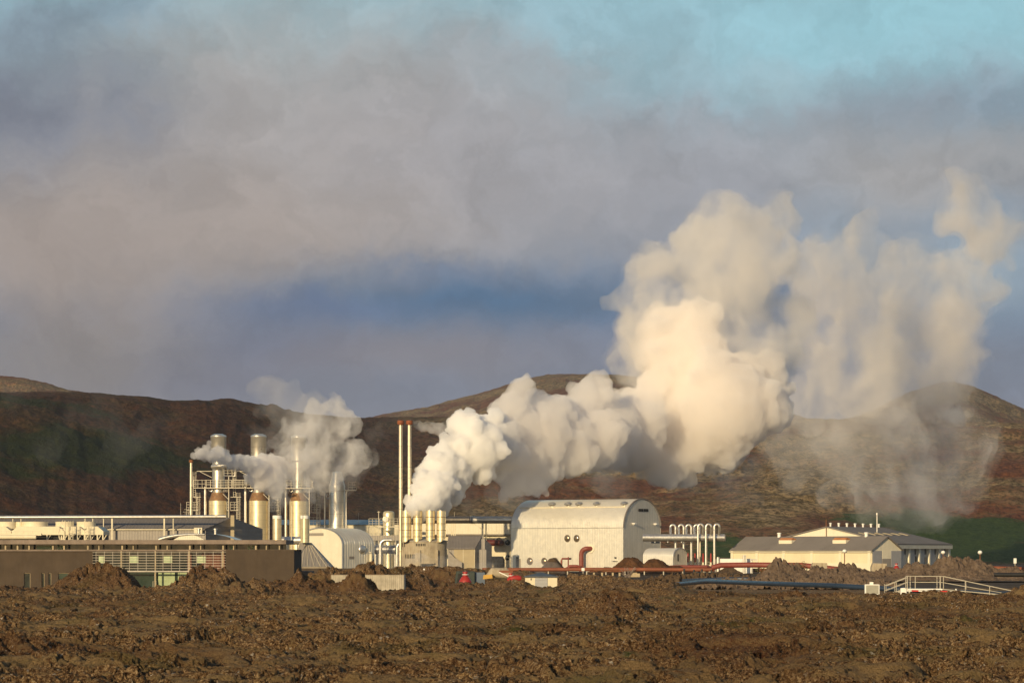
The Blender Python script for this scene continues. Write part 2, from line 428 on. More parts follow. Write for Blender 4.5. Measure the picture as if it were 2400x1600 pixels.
Yg = np.repeat(yy[:, None], nc, 1); Xg = Yg*tt[None]
Hg, moss = lava_height(Xg, Yg)
# overhanging, tilted blocks: push points sideways
Xd = Xg+.32*fbm(Xg*1.6, Yg*1.6+Hg, 3, 101)*(1-moss); Yd_ = Yg+.45*fbm(Xg*1.6+9, Yg*1.6-Hg, 3, 111)*(1-moss)
# a levelled strip carries the black pipes on the right and the spa's forecourt; the lava falls away behind it
pxg = Xg/Yg*FPX+1200
strip = sstep(1560, 1660, pxg)*sstep(224, 234, Yg+ (2400-pxg)*.006)
Hg = Hg*(1-strip)+(-.1+.1*(Hg-.5))*strip
fore = (1-sstep(690, 730, pxg))*sstep(281, 289, Yg); Hg = Hg*(1-fore)+(-.15)*fore
end = sstep(320, 344, Yg); Hg = Hg*(1-end)-.3*end
rust = sstep(.05, .35, fbm(Xg*.06+5, Yg*.045, 3, 121))*.6
rust = np.maximum(rust, np.exp(-((pxg-1720)/230)**2-((Yg-92)/13)**2)*1.1); rust = np.maximum(rust, .8*np.exp(-((pxg-1445)/60)**2-((Yg-162)/7)**2))
green = np.zeros_like(Hg)
for px, Yd, wx, wy in ((395,168,22,4),(190,150,12,3),(1250,205,20,5),(1760,150,14,4),(1745,140,14,3),(1475,86,14,2),(1210,120,20,4),(560,232,20,4),(1560,118,20,4),(2270,140,25,5),(1700,116,40,4)):
    green = np.maximum(green, 1.3*np.exp(-((pxg-px)/wx)**2-((Yg-Yd)/wy)**2))
green = np.maximum(green, .5*sstep(.22, .5, fbm(Xg*.13, Yg*.1, 3, 131)))
o = grid_object('lava_field', Xd, Yd_, Hg, M_lava, {'moss': moss, 'rust': rust, 'green': green}); o['kind'] = 'structure'

M_ground = mat('gravel_ground', (.085,.062,.042), .95, var=.5, scale=.15, dirt=(.14,.11,.08), bump=.05, bscale=2, spec=.1)
gx = np.linspace(-6000, 6000, 61); gy = np.linspace(-300, 6200, 66)
GX, GY = np.meshgrid(gx, gy); o = grid_object('ground', GX, GY, np.full_like(GX, -.35), M_ground); o['kind'] = 'structure'
# nearer lava behind and beside the camera
def hill_material(name, far=False):
    m, t, b = material(name)
    co = t.node('ShaderNodeTexCoord').outputs['Object']
    at = lambda k: t.node('ShaderNodeAttribute', {'attribute_name': k}).outputs['Fac']
    n1 = t.noise(co, .012, 6, .62); n2 = t.noise(co, .06, 7, .68); n3 = t.noise(t.vmath('MULTIPLY', co, (1,.55,.6)), .42, 6, .74)
    tan = t.mix(t.map(n3, .42, .56), (.085,.060,.026,1), (.42,.30,.155,1))
    brown = t.mix(t.map(n3, .42, .58), (.060,.042,.016,1), (.20,.14,.060,1))
    red = t.mix(t.map(n3, .40, .60), (.075,.029,.016,1), (.22,.085,.038,1))
    grn = t.mix(t.map(n3, .35, .65), (.022,.046,.012,1), (.065,.10,.026,1))
    c = t.mix(t.map(n2, .40, .54), brown, tan)
    c = t.mix(t.map(t.math('ADD', n1, t.math('MULTIPLY', n3, .35)), .64, .78), c, red)
    c = t.mix(t.map(t.math('ADD', at('red'), t.math('MULTIPLY', t.math('SUBTRACT', n2, .5), 1.6)), .35, .75), c, red)
    c = t.mix(t.map(t.math('ADD', at('green'), t.math('MULTIPLY', t.math('SUBTRACT', n2, .5), 1.6)), .4, .7), c, grn)
    c = t.mix(at('dark'), c, t.mix(.62, c, (.014,.010,.008,1)))  # darkens the colour; on the left hillside it stands for cloud shade
    t.put(b.inputs['Base Color'], c); b.inputs['Roughness'].default_value = .95; b.inputs['Specular IOR Level'].default_value = .08
    bp = t.node('ShaderNodeBump', None, Height=t.math('ADD', t.math('MULTIPLY', n2, 5.0), t.math('MULTIPLY', n3, 2.2)), Strength=.9, Distance=1.0); t.put(b.inputs['Normal'], bp.outputs[0])
    return m
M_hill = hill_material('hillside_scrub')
def ridge_fn(pts):
    xs = [p[0]*1.0204 for p in pts]; zs = [p[1]*1.0204 for p in pts]
    return lambda px: np.interp(px, xs, zs)
def hill(name, ridge, Yr, Yf, ncol=520, nrow=150, amp=6, seed=1, span=(-500, 2900), back=500, attrs=None, power=1.0, mat_=None):
    """ridge: photo row of the crest by column; Yr / Yf: distance of crest and foot by column"""
    px = np.linspace(span[0], span[1], ncol); tt = (px-1200)/FPX
    v = np.linspace(0, 1.35, nrow)
    yr = Yr(px); yf = Yf(px); zr = EYE+(HZ-ridge(px))*yr/FPX
    Yv = yf[None]+(yr-yf)[None]*v[:, None]; Xv = Yv*tt[None]
    prof = np.where(v < 1, np.sin(np.clip(v, 0, 1)*math.pi/2)**power, 1-((v-1)/.35)**2*.5)
    # keep the crest line as in the photo: heights are angles times distance
    Zv = np.where(v[:, None] < 1, (zr/yr)[None]*Yv*prof[:, None], zr[None]*prof[:, None])
    fade = np.clip(v*3, 0, 1)[:, None]
    Zv = Zv+fade*amp*(fbm(Xv*.006, Yv*.006, 6, seed)+.35*fbm(Xv*.03, Yv*.03, 4, seed+50, ridged=True)-.12)*np.where(np.abs(v[:, None]-1) < .12, .45, 1)-1.5*(1-fade)
    gl = fbm(px[None]*.022*np.ones_like(v[:, None])+.5*fbm(Xv*.01, Yv*.01, 3, seed+70), v[:, None]*1.6+0*px[None], 4, seed+60, ridged=True)
    Zv = Zv+fade*amp*.10*(gl-.35)*np.where(v[:, None] < .9, 1, .1)
    pg = np.repeat(px[None], nrow, 0); vg = np.repeat(v[:, None], ncol, 1)
    A = attrs(pg, vg, Xv, Yv) if attrs else {k: np.zeros_like(Zv) for k in ('red','green','dark')}
    o = grid_object(name, Xv, Yv, Zv, mat_ or M_hill, A); o['kind'] = 'structure'; return o
def hill_attrs(pg, vg, X, Y):
    g = lambda x, v, rx, rv, a=1: a*np.exp(-((pg-x*1.0204)/(rx*1.0204))**2-((vg-v)/rv)**2)
    n = fbm(X*.01, Y*.01, 4, 301)*.5
    red = np.clip((1-sstep(820, 1200, pg))*.62+n*.5, 0, 1)+g(1930,.18,150,.06,.8)+g(2330,.5,120,.1,.8)+g(1330,.08,200,.2,.4)
    green = g(200,.45,330,.13,1.1)+g(60,.75,250,.12,.8)+g(90,.10,150,.07,1.0)+g(2250,.15,160,.07,1.2)+g(2100,.2,260,.05,.7)+g(1800,.06,300,.05,.7)+g(2300,.05,160,.04,1)+g(420,.95,120,.05,.5)+g(1650,.12,60,.1,.4)
    dark = (1-sstep(860, 1280, pg))*1.0+g(1850,.85,250,.2,.4)  # shade of the steam cloud on the left hill, painted as darker ground
    return {'red': np.clip(red, 0, 1), 'green': np.clip(green+n*.4, 0, 1), 'dark': np.clip(dark, 0, 1)}
ridge1 = ridge_fn([(-500,880),(0,896),(100,899),(250,907),(330,914),(400,924),(470,921),(530,922),(600,934),(700,948),(820,958),(900,962),(1000,962),(1150,962),(1400,968),(1600,966),(1780,962),(1900,962),(2050,968),(2352,975),(2800,985)])
Yr1 = lambda px: np.interp(px, [-500, 0, 500, 900, 1300, 2400, 2900], [1150, 1250, 1500, 1900, 2000, 1900, 1900])
Yf1 = lambda px: np.interp(px, [-500, 0, 700, 1200, 2400, 2900], [800, 820, 960, 1000, 1000, 980])
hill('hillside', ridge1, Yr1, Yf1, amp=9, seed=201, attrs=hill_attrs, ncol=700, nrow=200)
K = lambda v: (lambda px: np.full_like(px, float(v)))
def far_attrs(pg, vg, X, Y):
    z = np.zeros_like(X); return {'red': z+.25, 'green': z-.2, 'dark': z+.2}
ridge2 = ridge_fn([(500,1010),(760,985),(830,966),(880,951),(980,936),(1040,918),(1100,902),(1160,884),(1210,871),(1260,863),(1330,862),(1400,862),(1480,868),(1560,885),(1680,915),(1800,945),(1900,975),(2100,1010)])
hill('mountain', ridge2, K(4200), K(2300), amp=12, seed=211, span=(480, 2200), attrs=far_attrs, power=.9)
ridge3 = ridge_fn([(1700,1020),(1900,985),(2000,945),(2080,905),(2150,884),(2190,878),(2230,888),(2270,905),(2310,922),(2352,942),(2500,985),(2700,1020)])
hill('mountain', ridge3, K(3600), K(2200), amp=13, seed=221, span=(1700, 2800), attrs=far_attrs, power=.9)
ridge4 = ridge_fn([(-600,850),(-200,860),(0,868),(60,874),(100,884),(140,896),(260,925),(400,960)])
hill('mountain', ridge4, K(2700), K(1900), amp=14, seed=231, span=(-600, 420), attrs=lambda p, v, X, Y: {'red': X*0+.4, 'green': X*0-.3, 'dark': X*0}, power=.9)

# ---------------------------------------------------------------- air: thin haze over the whole place
hz = bpy.data.materials.new('haze'); hz.use_nodes = True
t = NT(hz.node_tree); hz.node_tree.nodes.remove(hz.node_tree.nodes['Principled BSDF'])
pv = t.node('ShaderNodeVolumePrincipled'); pv.inputs['Color'].default_value = (.86,.90,1,1); pv.inputs['Density'].default_value = .00004; pv.inputs['Anisotropy'].default_value = .1
t.l.new(pv.outputs[0], hz.node_tree.nodes['Material Output'].inputs['Volume'])
o = MB().box(-6600, 6600, -600, 6600, -4, 420).build('haze', hz); o['kind'] = 'stuff'
# ---------------------------------------------------------------- steam
_bm = bmesh.new(); bmesh.ops.create_icosphere(_bm, subdivisions=2, radius=1)
ICO_V = np.array([v.co[:] for v in _bm.verts]); ICO_F = np.array([[v.index for v in f.verts] for f in _bm.faces]); _bm.free()
def puff_mesh(name, spheres, voxel, rag=0, rag_scale=2.0, fine=0, fine_scale=.6):
    """one closed lumpy hull grown round many billows"""
    sp = np.array(spheres); n = len(sp)
    v = (ICO_V[None]*sp[:, None, 3:4]+sp[:, None, :3]).reshape(-1, 3)
    f = (ICO_F[None]+np.arange(n)[:, None, None]*len(ICO_V)).reshape(-1, 3)
    me = bpy.data.meshes.new(name)
    me.vertices.add(len(v)); me.vertices.foreach_set('co', v.astype(np.float32).ravel())
    me.loops.add(f.size); me.loops.foreach_set('vertex_index', f.astype(np.int32).ravel())
    me.polygons.add(len(f)); me.polygons.foreach_set('loop_start', np.arange(0, f.size, 3, dtype=np.int32)); me.polygons.foreach_set('loop_total', np.full(len(f), 3, np.int32))
    me.update(calc_edges=True)
    o = bpy.data.objects.new(name, me); C.objects.link(o)
    m = o.modifiers.new('r', 'REMESH'); m.mode = 'VOXEL'; m.voxel_size = voxel
    def disp(strength, size, typ='CLOUDS', depth=3):
        tx = bpy.data.textures.new('billow', typ)
        tx.noise_scale = size
        if typ == 'CLOUDS': tx.noise_depth = depth
        d_ = o.modifiers.new('d', 'DISPLACE'); d_.texture = tx; d_.strength = strength; d_.mid_level = .5; d_.texture_coords = 'GLOBAL'
    if rag: disp(rag, rag_scale, depth=4)
    if fine: disp(-fine, fine_scale, 'VORONOI')
    if rag or fine:
        m = o.modifiers.new('r2', 'REMESH'); m.mode = 'VOXEL'; m.voxel_size = voxel*1.02
    dg = bpy.context.evaluated_depsgraph_get(); ev = o.evaluated_get(dg)
    me2 = bpy.data.meshes.new_from_object(ev); o.modifiers.clear(); o.data = me2; bpy.data.meshes.remove(me); me2.name = name
    me2.polygons.foreach_set('use_smooth', np.ones(len(me2.polygons), bool)); me2.update()
    return o
def billows(nodes, Y0, dens=1.0, depth=.8, seed=1, kids=9, grand=5, jitter=.25, drift=0.0, lo=.35):
    """nodes: (photo px x, y in the 2352-wide picture, radius px) -> fractal billow spheres in metres"""
    rnd = random.Random(seed); out = []
    pts = []
    for a, b in zip(nodes[:-1], nodes[1:]):
        L_ = math.hypot(b[0]-a[0], b[1]-a[1]); step = max(8, .45*min(a[2], b[2])/dens); k = max(1, int(L_/step))
        for i in range(k):
            f = i/k; pts.append(tuple(a[j]+(b[j]-a[j])*f for j in range(3)))
    pts.append(nodes[-1])
    for x, y, r in pts:
        Yd = Y0(x) if callable(Y0) else Y0+drift*(x-nodes[0][0]); s_ = Yd/FPX*1.0204
        X = (x*1.0204-1200)*Yd/FPX; Z = EYE+(HZ-y*1.0204)*Yd/FPX; r *= s_
        def rv():
            while 1:
                v = Vector((rnd.uniform(-1,1), rnd.uniform(-1,1), rnd.uniform(-1,1)))
                if .05 < v.length <= 1: return v.normalized()
        c0 = Vector((X, Yd, Z))+rv()*r*jitter
        r0 = r*rnd.uniform(.62, .82); out.append((*c0, r0))
        for _ in range(kids):
            v = rv(); v.y *= depth; c1 = c0+v*r0*rnd.uniform(.75, 1.0); r1 = r0*rnd.uniform(lo-.1, lo+.12); out.append((*c1, r1))
            for _ in range(grand):
                v2 = (rv()+v*.6).normalized(); c2 = c1+v2*r1*rnd.uniform(.8, 1.0); out.append((*c2, r1*rnd.uniform(.28, .48)))
    return out
def steam_mat(name, dens, col=(.99,.975,.962), g=.05, noisy=None, step=1.0):
    """noisy: (scale, lo, hi, detail, stretch) thins the steam into wisps"""
    m = bpy.data.materials.new(name); m.use_nodes = True
    t_ = NT(m.node_tree); m.node_tree.nodes.remove(m.node_tree.nodes['Principled BSDF'])
    out = m.node_tree.nodes['Material Output']
    pv = t_.node('ShaderNodeVolumePrincipled'); pv.inputs['Color'].default_value = tuple(col)+(1,)
    pv.inputs['Anisotropy'].default_value = g; pv.inputs['Density'].default_value = dens
    if noisy:
        sc, lo, hi, det, st = noisy
        co = t_.vmath('MULTIPLY', t_.node('ShaderNodeNewGeometry').outputs['Position'], st)
        n_ = t_.noise(co, sc, det, .6, .4)
        t_.put(pv.inputs['Density'], t_.math('MULTIPLY', t_.map(n_, lo, hi, 0, 1, True), dens))
    t_.l.new(pv.outputs[0], out.inputs['Volume'])
    m.cycles.volume_step_rate = step if hasattr(m, 'cycles') else 1
    return m
def attach(o, p):
    me = o.data; l = p.location
    me.transform(Matrix.Translation(-l)); o.parent = p; return o
def cloud(root, name, spheres, voxel, mt_, label=None, **kw):
    o = puff_mesh(name, spheres, voxel, **kw); o.data.materials.append(mt_); attach(o, root)
    if label: o['label'] = label
    return o
def steam(label, x, y, Y): 
    return thing('steam_plume', label, 'steam', ((x*1.0204-1200)*Y/FPX, Y, EYE+(HZ-y*1.0204)*Y/FPX), group='steam plumes over the plant')
def many(paths, Y0, seed, **kw):
    out = []
    for k, p in enumerate(paths): out += billows(p, Y0 if callable(Y0) else Y0+(p[0][0]-paths[0][0][0])*kw.get('drift', 0), seed=seed+k, **kw)
    return out
Yp = 575
Ymain = lambda x: float(np.interp(x, [950,1130,1250,1540,1900], [575,598,612,650,664]))      # the wind carries it behind the hall
root = steam('largest white steam plume billowing from four short stacks to the upper right', 995, 1165, Yp)
ST_core = steam_mat('steam_dense', 1.5, col=(.998,.996,.993)); ST_mid = steam_mat('steam_billow', .42)
a = many([[(950,1170,20),(985,1150,50),(1005,1110,62),(1035,1070,85),(1075,1035,100),(1110,1020,90)], [(970,1168,22),(1010,1160,30)], [(1060,985,45),(1075,962,25)]], Ymain, 3, dens=1.15, kids=11, grand=6)
cloud(root, 'dense_steam', a, .2, ST_core, rag=.7, rag_scale=1.3, fine=.45, fine_scale=1.1)
b = many([[(1120,1040,90),(1190,1030,115),(1290,1015,108),(1385,1010,120),(1470,1010,120),(1550,965,150),(1630,900,172),(1600,835,140)],
          [(1190,1000,80),(1178,925,55),(1200,885,28)], [(1290,960,80),(1360,915,68),(1375,872,32)],
          [(1640,1000,110),(1720,930,90),(1765,850,70)], [(1520,1060,60),(1580,1105,35)], [(1240,1090,60),(1180,1110,45)], [(1640,1060,50),(1680,1030,40)]], Ymain, 5, dens=1.05, kids=11, grand=6)
cloud(root, 'billowing_steam', b, .3, ST_mid, rag=2.0, rag_scale=2.6, fine=.7, fine_scale=1.8)
c_ = many([[(1590,860,180),(1610,770,200),(1640,670,190),(1690,590,150),(1745,530,85),(1785,480,34)],
           [(1480,840,80),(1430,770,60),(1430,710,45),(1500,640,70),(1580,570,55),(1655,520,36)],
           [(1745,880,95),(1765,790,95),(1765,690,100),(1775,600,85)], [(1700,760,100),(1720,660,100)]], lambda x: Ymain(x)+14, 12, kids=13, grand=5, jitter=.4, lo=.4)
cloud(root, 'edge_steam', [(x, y, z, r*1.18) for x, y, z, r in c_], .8, steam_mat('steam_edge', .045, noisy=(.09,.43,.66,6,(1,1,.75)), step=2), rag=7, rag_scale=5)
cloud(root, 'drifting_steam', c_, .5, steam_mat('steam_drift', .11, noisy=(.105,.40,.60,7,(1,1,.8)), step=1.4), rag=6, rag_scale=5, fine=.8, fine_scale=2.4)
ST_trail = steam_mat('steam_trail', .035, noisy=(.08,.42,.66,5,(1,1,1)), step=2)
for pth, sd in (((1500,1090,60),(1600,1100,70),(1700,1060,60)), 22), (((1690,1120,50),(1740,1090,50)), 23), (((1330,1090,45),(1430,1120,40)), 24), (((1040,1120,40),(1110,1150,45),(1220,1140,40)), 25):
    d_ = many([list(pth)], lambda x: Ymain(x)+32, sd, kids=8, grand=3, jitter=.4)
    cloud(root, 'trailing_steam', d_, .8, ST_trail, rag=5, rag_scale=5)
# the two thin plumes beyond the warehouses
r2 = steam('thin torn steam plume rising over the lower warehouse, just right of the largest plume', 1980, 1150, 880)
e_ = many([[(1962,500,30),(1965,560,70),(1950,640,100),(1935,740,112),(1920,840,105),(1900,930,100),(1930,1010,120),(2000,1090,105),(2020,1140,60)], [(1840,560,30),(1860,700,50),(1850,820,40)], [(1900,1040,100),(1860,1000,70)], [(1990,700,80),(2010,860,90),(2040,980,100)], [(2060,1060,90),(2120,1110,60)]], 880, 31, kids=11, grand=4, jitter=.45, lo=.4)
ST_torn = [steam_mat('steam_torn_core', .085, col=(.99,.965,.945), noisy=(.055,.40,.64,7,(1.1,1.1,.75)), step=1.6), steam_mat('steam_torn', .055, col=(.99,.965,.945), noisy=(.065,.41,.66,7,(1.1,1.1,.75)), step=2), steam_mat('steam_torn_veil', .022, noisy=(.045,.43,.70,6,(1.1,1.1,.75)), step=2.5)]
def torn(root, sp):
    for k, (sc, nm) in enumerate(((.78, 'torn_core'), (1.05, 'torn_steam'), (1.4, 'torn_veil'))):
        cloud(root, nm, [(x, y, z, r*sc) for x, y, z, r in sp if k == 2 or z > (46 if k == 0 else 16)], 1.0+.3*k, ST_torn[k], rag=8+3*k, rag_scale=7)
torn(r2, e_)
r3 = steam('thin torn steam plume furthest right, its crooked tip leaning over the right peak', 2120, 1120, 930)
f_ = many([[(2188,395,18),(2215,450,48),(2245,520,74),(2262,590,80),(2215,650,84),(2155,710,92),(2140,800,105),(2110,900,110),(2085,980,125),(2130,1060,105),(2180,1120,50)], [(2290,560,34),(2310,610,24)], [(2080,620,70),(2060,760,90),(2080,900,90)], [(2200,960,50),(2230,1060,45)], [(2060,1100,70),(2010,1150,40)], [(2230,660,60),(2170,760,90),(2190,880,80),(2200,1000,90)], [(1960,1130,60),(2060,1140,70),(2160,1130,60)]], 930, 41, kids=11, grand=4, jitter=.45, lo=.4)
torn(r3, f_)
# plume from the pole stack, running into the soft column over the third tower
Yl = 569
r4 = steam('grey white steam plume trailing right from the pole stack across the separator towers', 445, 1046, Yl)
g_ = many([[(446,1044,11),(470,1040,20),(500,1046,22),(540,1056,25),(570,1068,30),(600,1085,44),(625,1105,40)], [(475,1028,12),(480,1018,8)], [(600,1060,30),(650,1075,30)]], Yl, 51, drift=.13, dens=1.2, kids=11, grand=5)
cloud(r4, 'dense_steam', g_, .16, steam_mat('steam_small_dense', .75), rag=.5, rag_scale=.9, fine=.25, fine_scale=.7)
h_ = many([[(620,1095,48),(670,1060,58),(720,1030,66),(765,1000,58),(780,950,34),(768,905,14)], [(680,1000,36),(720,970,34),(735,935,22)], [(640,1040,34),(660,1010,28)], [(720,1085,46),(770,1075,46),(800,1040,44)]], Yl+24, 61, drift=.03, kids=11, grand=5, jitter=.35)
cloud(r4, 'soft_steam', h_, .26, steam_mat('steam_soft', .30, noisy=(.20,.36,.60,6,(1,1,.8)), step=1.2), rag=3.4, rag_scale=2.6, fine=.5, fine_scale=1.2)
i_ = many([[(600,900,40),(650,930,60),(720,960,60)],[(800,1000,70),(820,1060,70),(800,1110,60)],[(760,1080,60),(740,1110,50)],[(590,1000,40),(640,980,40)]], Yl+70, 71, kids=8, grand=3, jitter=.4)
cloud(r4, 'veil_steam', i_, .6, steam_mat('steam_veil', .08, noisy=(.11,.40,.68,5,(1,1,.8)), step=2), rag=4, rag_scale=4)
r5 = steam('soft grey steam puffs rising from the two short steaming stacks', 668, 1180, 474)
j_ = many([[(638,1176,16),(632,1150,26),(640,1120,34),(655,1090,32)], [(702,1178,14),(706,1150,22),(700,1120,24),(690,1095,26)]], 476, 81, kids=9, grand=4, jitter=.3)
cloud(r5, 'soft_steam', j_, .3, steam_mat('steam_puff', .20, noisy=(.26,.36,.62,4,(1,1,.8)), step=1.5), rag=1.2, rag_scale=1.6)
r6 = steam('small white steam wisp blowing right from the tops of the twin tall stacks', 945, 966, 582)
k_ = many([[(925,965,5),(945,966,8),(965,974,14),(990,982,18),(1020,992,22),(1050,1005,20)]], 584, 91, kids=9, grand=4, jitter=.3)
cloud(r6, 'wisp', k_, .2, steam_mat('steam_twin', .32, noisy=(.4,.36,.58,4,(1,1,.8)), step=1.5), rag=.7, rag_scale=1)
k2 = many([[(910,972,14),(880,990,22),(850,1010,22)]], 600, 95, kids=8, grand=3, jitter=.4)
cloud(r6, 'faint_wisp', k2, .5, steam_mat('steam_faint', .03, noisy=(.2,.4,.65,4,(1,1,.8)), step=2), rag=1.5, rag_scale=2)
r7 = thing('ground_mist', 'pale mist lying low between the rounded cream building and the four steaming stacks', 'mist', (View(555).x(900), 555, 0))
l_ = many([[(690,1312,18),(780,1308,20),(850,1298,28),(880,1282,40),(915,1296,32),(990,1302,26),(1080,1308,14),(1160,1302,16),(1230,1300,18),(1290,1306,14)]], 552, 101, kids=9, grand=3, jitter=.35, dens=.9)
cloud(r7, 'mist', l_, .4, steam_mat('steam_mist', .15, noisy=(.16,.34,.66,4,(1,1,1.4)), step=1.5), rag=1.5, rag_scale=2.5)
r8 = thing('fumarole_wisp', 'faint grey steam wisps drifting low across the dark left hillside', 'steam', ((180*1.0204-1200)*820/FPX, 820, 20))
n_ = many([[(230,1120,20),(250,1090,34),(260,1040,40),(270,980,45),(200,940,50),(110,920,60),(30,930,50)], [(95,1060,25),(120,1010,40),(160,970,40)], [(330,990,40),(380,960,40)]], 840, 111, kids=8, grand=3, jitter=.45)
cloud(r8, 'wisp', n_, 1.2, steam_mat('steam_hill', .0085, noisy=(.05,.40,.66,5,(1,1,.6)), step=2), rag=8, rag_scale=8)
# ---------------------------------------------------------------- materials of the plant
M_stucco = mat('brown_render', (.075,.056,.040), .9, var=.18, scale=.6, dirt=(.045,.034,.026), dirt_amt=.5, bump=.01, bscale=14, streak=.25, spec=.2)
M_wood = mat('weathered_timber', (.24,.19,.155), .85, var=.35, scale=.7, dirt=(.12,.09,.075), bump=.01, bscale=9, ribs=('Z', .16, .012), spec=.2)
M_woodpost = mat('pale_timber', (.42,.34,.22), .8, var=.25, scale=2, dirt=(.2,.14,.08), spec=.2)
M_plank = mat('grey_planks', (.46,.41,.32), .85, var=.3, scale=1.2, dirt=(.22,.19,.15), dirt_amt=.7, ribs=('X', .19, .02), streak=.35, spec=.2)
M_glassdark = mat('dark_window_glass', (.018,.026,.024), .06, var=.3, scale=.4, spec=.6)
M_glassgreen = mat('green_window_glass', (.035,.055,.042), .08, var=.4, scale=.25, spec=.6)
M_blind = mat('pale_green_blind', (.36,.43,.24), .7, var=.2, scale=1.2, ribs=('Z', .5, .02), spec=.3)
M_panel = mat('pale_green_panel', (.50,.60,.36), .6, var=.1)
M_alu = mat('aluminium_bars', (.34,.31,.27), .5, .4, var=.15)
M_redwood = mat('red_brown_door_wood', (.16,.05,.02), .6, var=.3, scale=1, ribs=('X', .3, .01))
M_orange = mat('orange_door_frame', (.55,.20,.035), .6, var=.15)
M_cream = mat('cream_paint', (.68,.61,.44), .6, var=.10, scale=.8, dirt=(.42,.33,.2), dirt_amt=.35, streak=.2)
M_creamrib = mat('cream_cladding', (.72,.67,.53), .55, var=.08, scale=.4, dirt=(.5,.42,.3), dirt_amt=.35, ribs=('X', .35, .02), streak=.12)
M_white = mat('white_paint', (.78,.76,.70), .5, var=.08, scale=.8, dirt=(.5,.45,.38), dirt_amt=.3)
M_steel = mat('galvanised_steel', (.66,.63,.57), .38, .85, var=.14, scale=.9, dirt=(.3,.25,.18), dirt_amt=.35)
M_rail = mat('galvanised_railing', (.46,.42,.34), .5, .45, var=.15)
M_tank = mat('stained_steel_cladding', (.84,.72,.46), .38, .62, var=.10, scale=.4, dirt=(.55,.38,.17), dirt_amt=.4, rings=1.55, streak=.25)
M_shell = mat('polished_steel_shell', (.68,.64,.56), .34, .8, var=.06, scale=.3, dirt=(.45,.38,.28), dirt_amt=.2, rings=2.4, streak=.12)
M_conerust = mat('rust_stained_cone', (.27,.165,.085), .6, .35, var=.4, scale=1.3, dirt=(.20,.07,.02), dirt_amt=.8, streak=.5)
M_stack = mat('steel_stack_pipe', (.70,.62,.46), .36, .75, var=.12, scale=.7, dirt=(.4,.25,.12), dirt_amt=.4, rings=4.2)
M_rustcap = mat('rusted_cap', (.24,.075,.028), .8, .2, var=.35, scale=2.5, dirt=(.16,.05,.02))
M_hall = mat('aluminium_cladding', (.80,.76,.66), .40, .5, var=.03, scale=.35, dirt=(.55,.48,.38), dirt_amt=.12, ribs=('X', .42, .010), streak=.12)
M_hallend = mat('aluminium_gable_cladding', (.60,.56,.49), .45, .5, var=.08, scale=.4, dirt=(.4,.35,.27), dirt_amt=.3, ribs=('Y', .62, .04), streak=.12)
M_ribbed = mat('ribbed_barrel_cladding', (.70,.66,.56), .45, .5, var=.08, scale=.5, ribs=('Y', .7, .012), dirt=(.48,.4,.3), dirt_amt=.3)
M_greywall = mat('grey_cladding', (.30,.265,.225), .65, .1, var=.1, scale=.5, ribs=('Z', .75, .02), dirt=(.2,.17,.14), dirt_amt=.3)
M_greywallv = mat('grey_sheet_wall', (.30,.27,.235), .6, .15, var=.1, scale=.5, ribs=('X', .5, .03), dirt=(.2,.17,.14), dirt_amt=.3)
M_roofgrey = mat('grey_roof_sheet', (.19,.17,.155), .75, .0, spec=.15, var=.12, scale=.3, ribs=('X', .6, .02), dirt=(.14,.12,.11), dirt_amt=.4)
M_roofblue = mat('blue_grey_roof', (.10,.13,.18), .45, .4, var=.15, scale=.5)
M_dark = mat('dark_opening', (.012,.011,.010), .8, var=.3)
M_black = mat('black_steel', (.02,.019,.018), .5, .2, var=.3)
M_conc = mat('stained_concrete', (.40,.34,.24), .85, var=.2, scale=.9, dirt=(.18,.12,.07), dirt_amt=.7, bump=.01, bscale=8, streak=.6)
M_rust = mat('rust_steel', (.22,.09,.035), .8, .2, var=.4, scale=3, dirt=(.10,.035,.015))
M_redpipe = mat('red_pipe_paint', (.20,.042,.026), .5, var=.2, scale=1.5, dirt=(.18,.06,.03))
M_redbright = mat('bright_red_paint', (.34,.026,.020), .45, var=.15, scale=3, dirt=(.28,.04,.02))
M_orangepipe = mat('rust_orange_pipe', (.22,.066,.026), .65, var=.3, scale=.6, dirt=(.17,.06,.03))
M_bluepipe = mat('blue_black_pipe', (.020,.034,.060), .35, var=.25, scale=.5, spec=.5)
M_maroon = mat('maroon_pipe', (.10,.018,.014), .5, var=.2)
M_darkgreen = mat('dark_green_container', (.016,.028,.022), .6, var=.25)
M_tan = mat('tan_door_panels', (.38,.31,.19), .65, var=.12, scale=.8, ribs=('X', .25, .01))
M_hutroof = mat('slate_roof', (.075,.08,.088), .6, var=.2, scale=1)
M_dirt = mat('red_brown_spoil', (.105,.050,.022), .95, var=.5, scale=.7, dirt=(.17,.10,.05), bump=.35, bscale=2.2, spec=.1)
M_dirt2 = mat('brown_spoil', (.10,.066,.04), .95, var=.5, scale=.7, dirt=(.2,.15,.1), bump=.35, bscale=2.2, spec=.1)
M_boulder = mat('grey_brown_boulder', (.125,.088,.062), .9, var=.45, scale=.8, dirt=(.26,.21,.16), dirt_amt=.5, bump=.15, bscale=3, spec=.15)
M_red = mat('red_band', (.55,.03,.02), .5, var=.1)
M_chrome = mat('mirror_dome', (.30,.24,.17), .24, .75, var=.1)
M_bush = mat('green_leaves', (.045,.085,.02), .8, var=.5, scale=3)

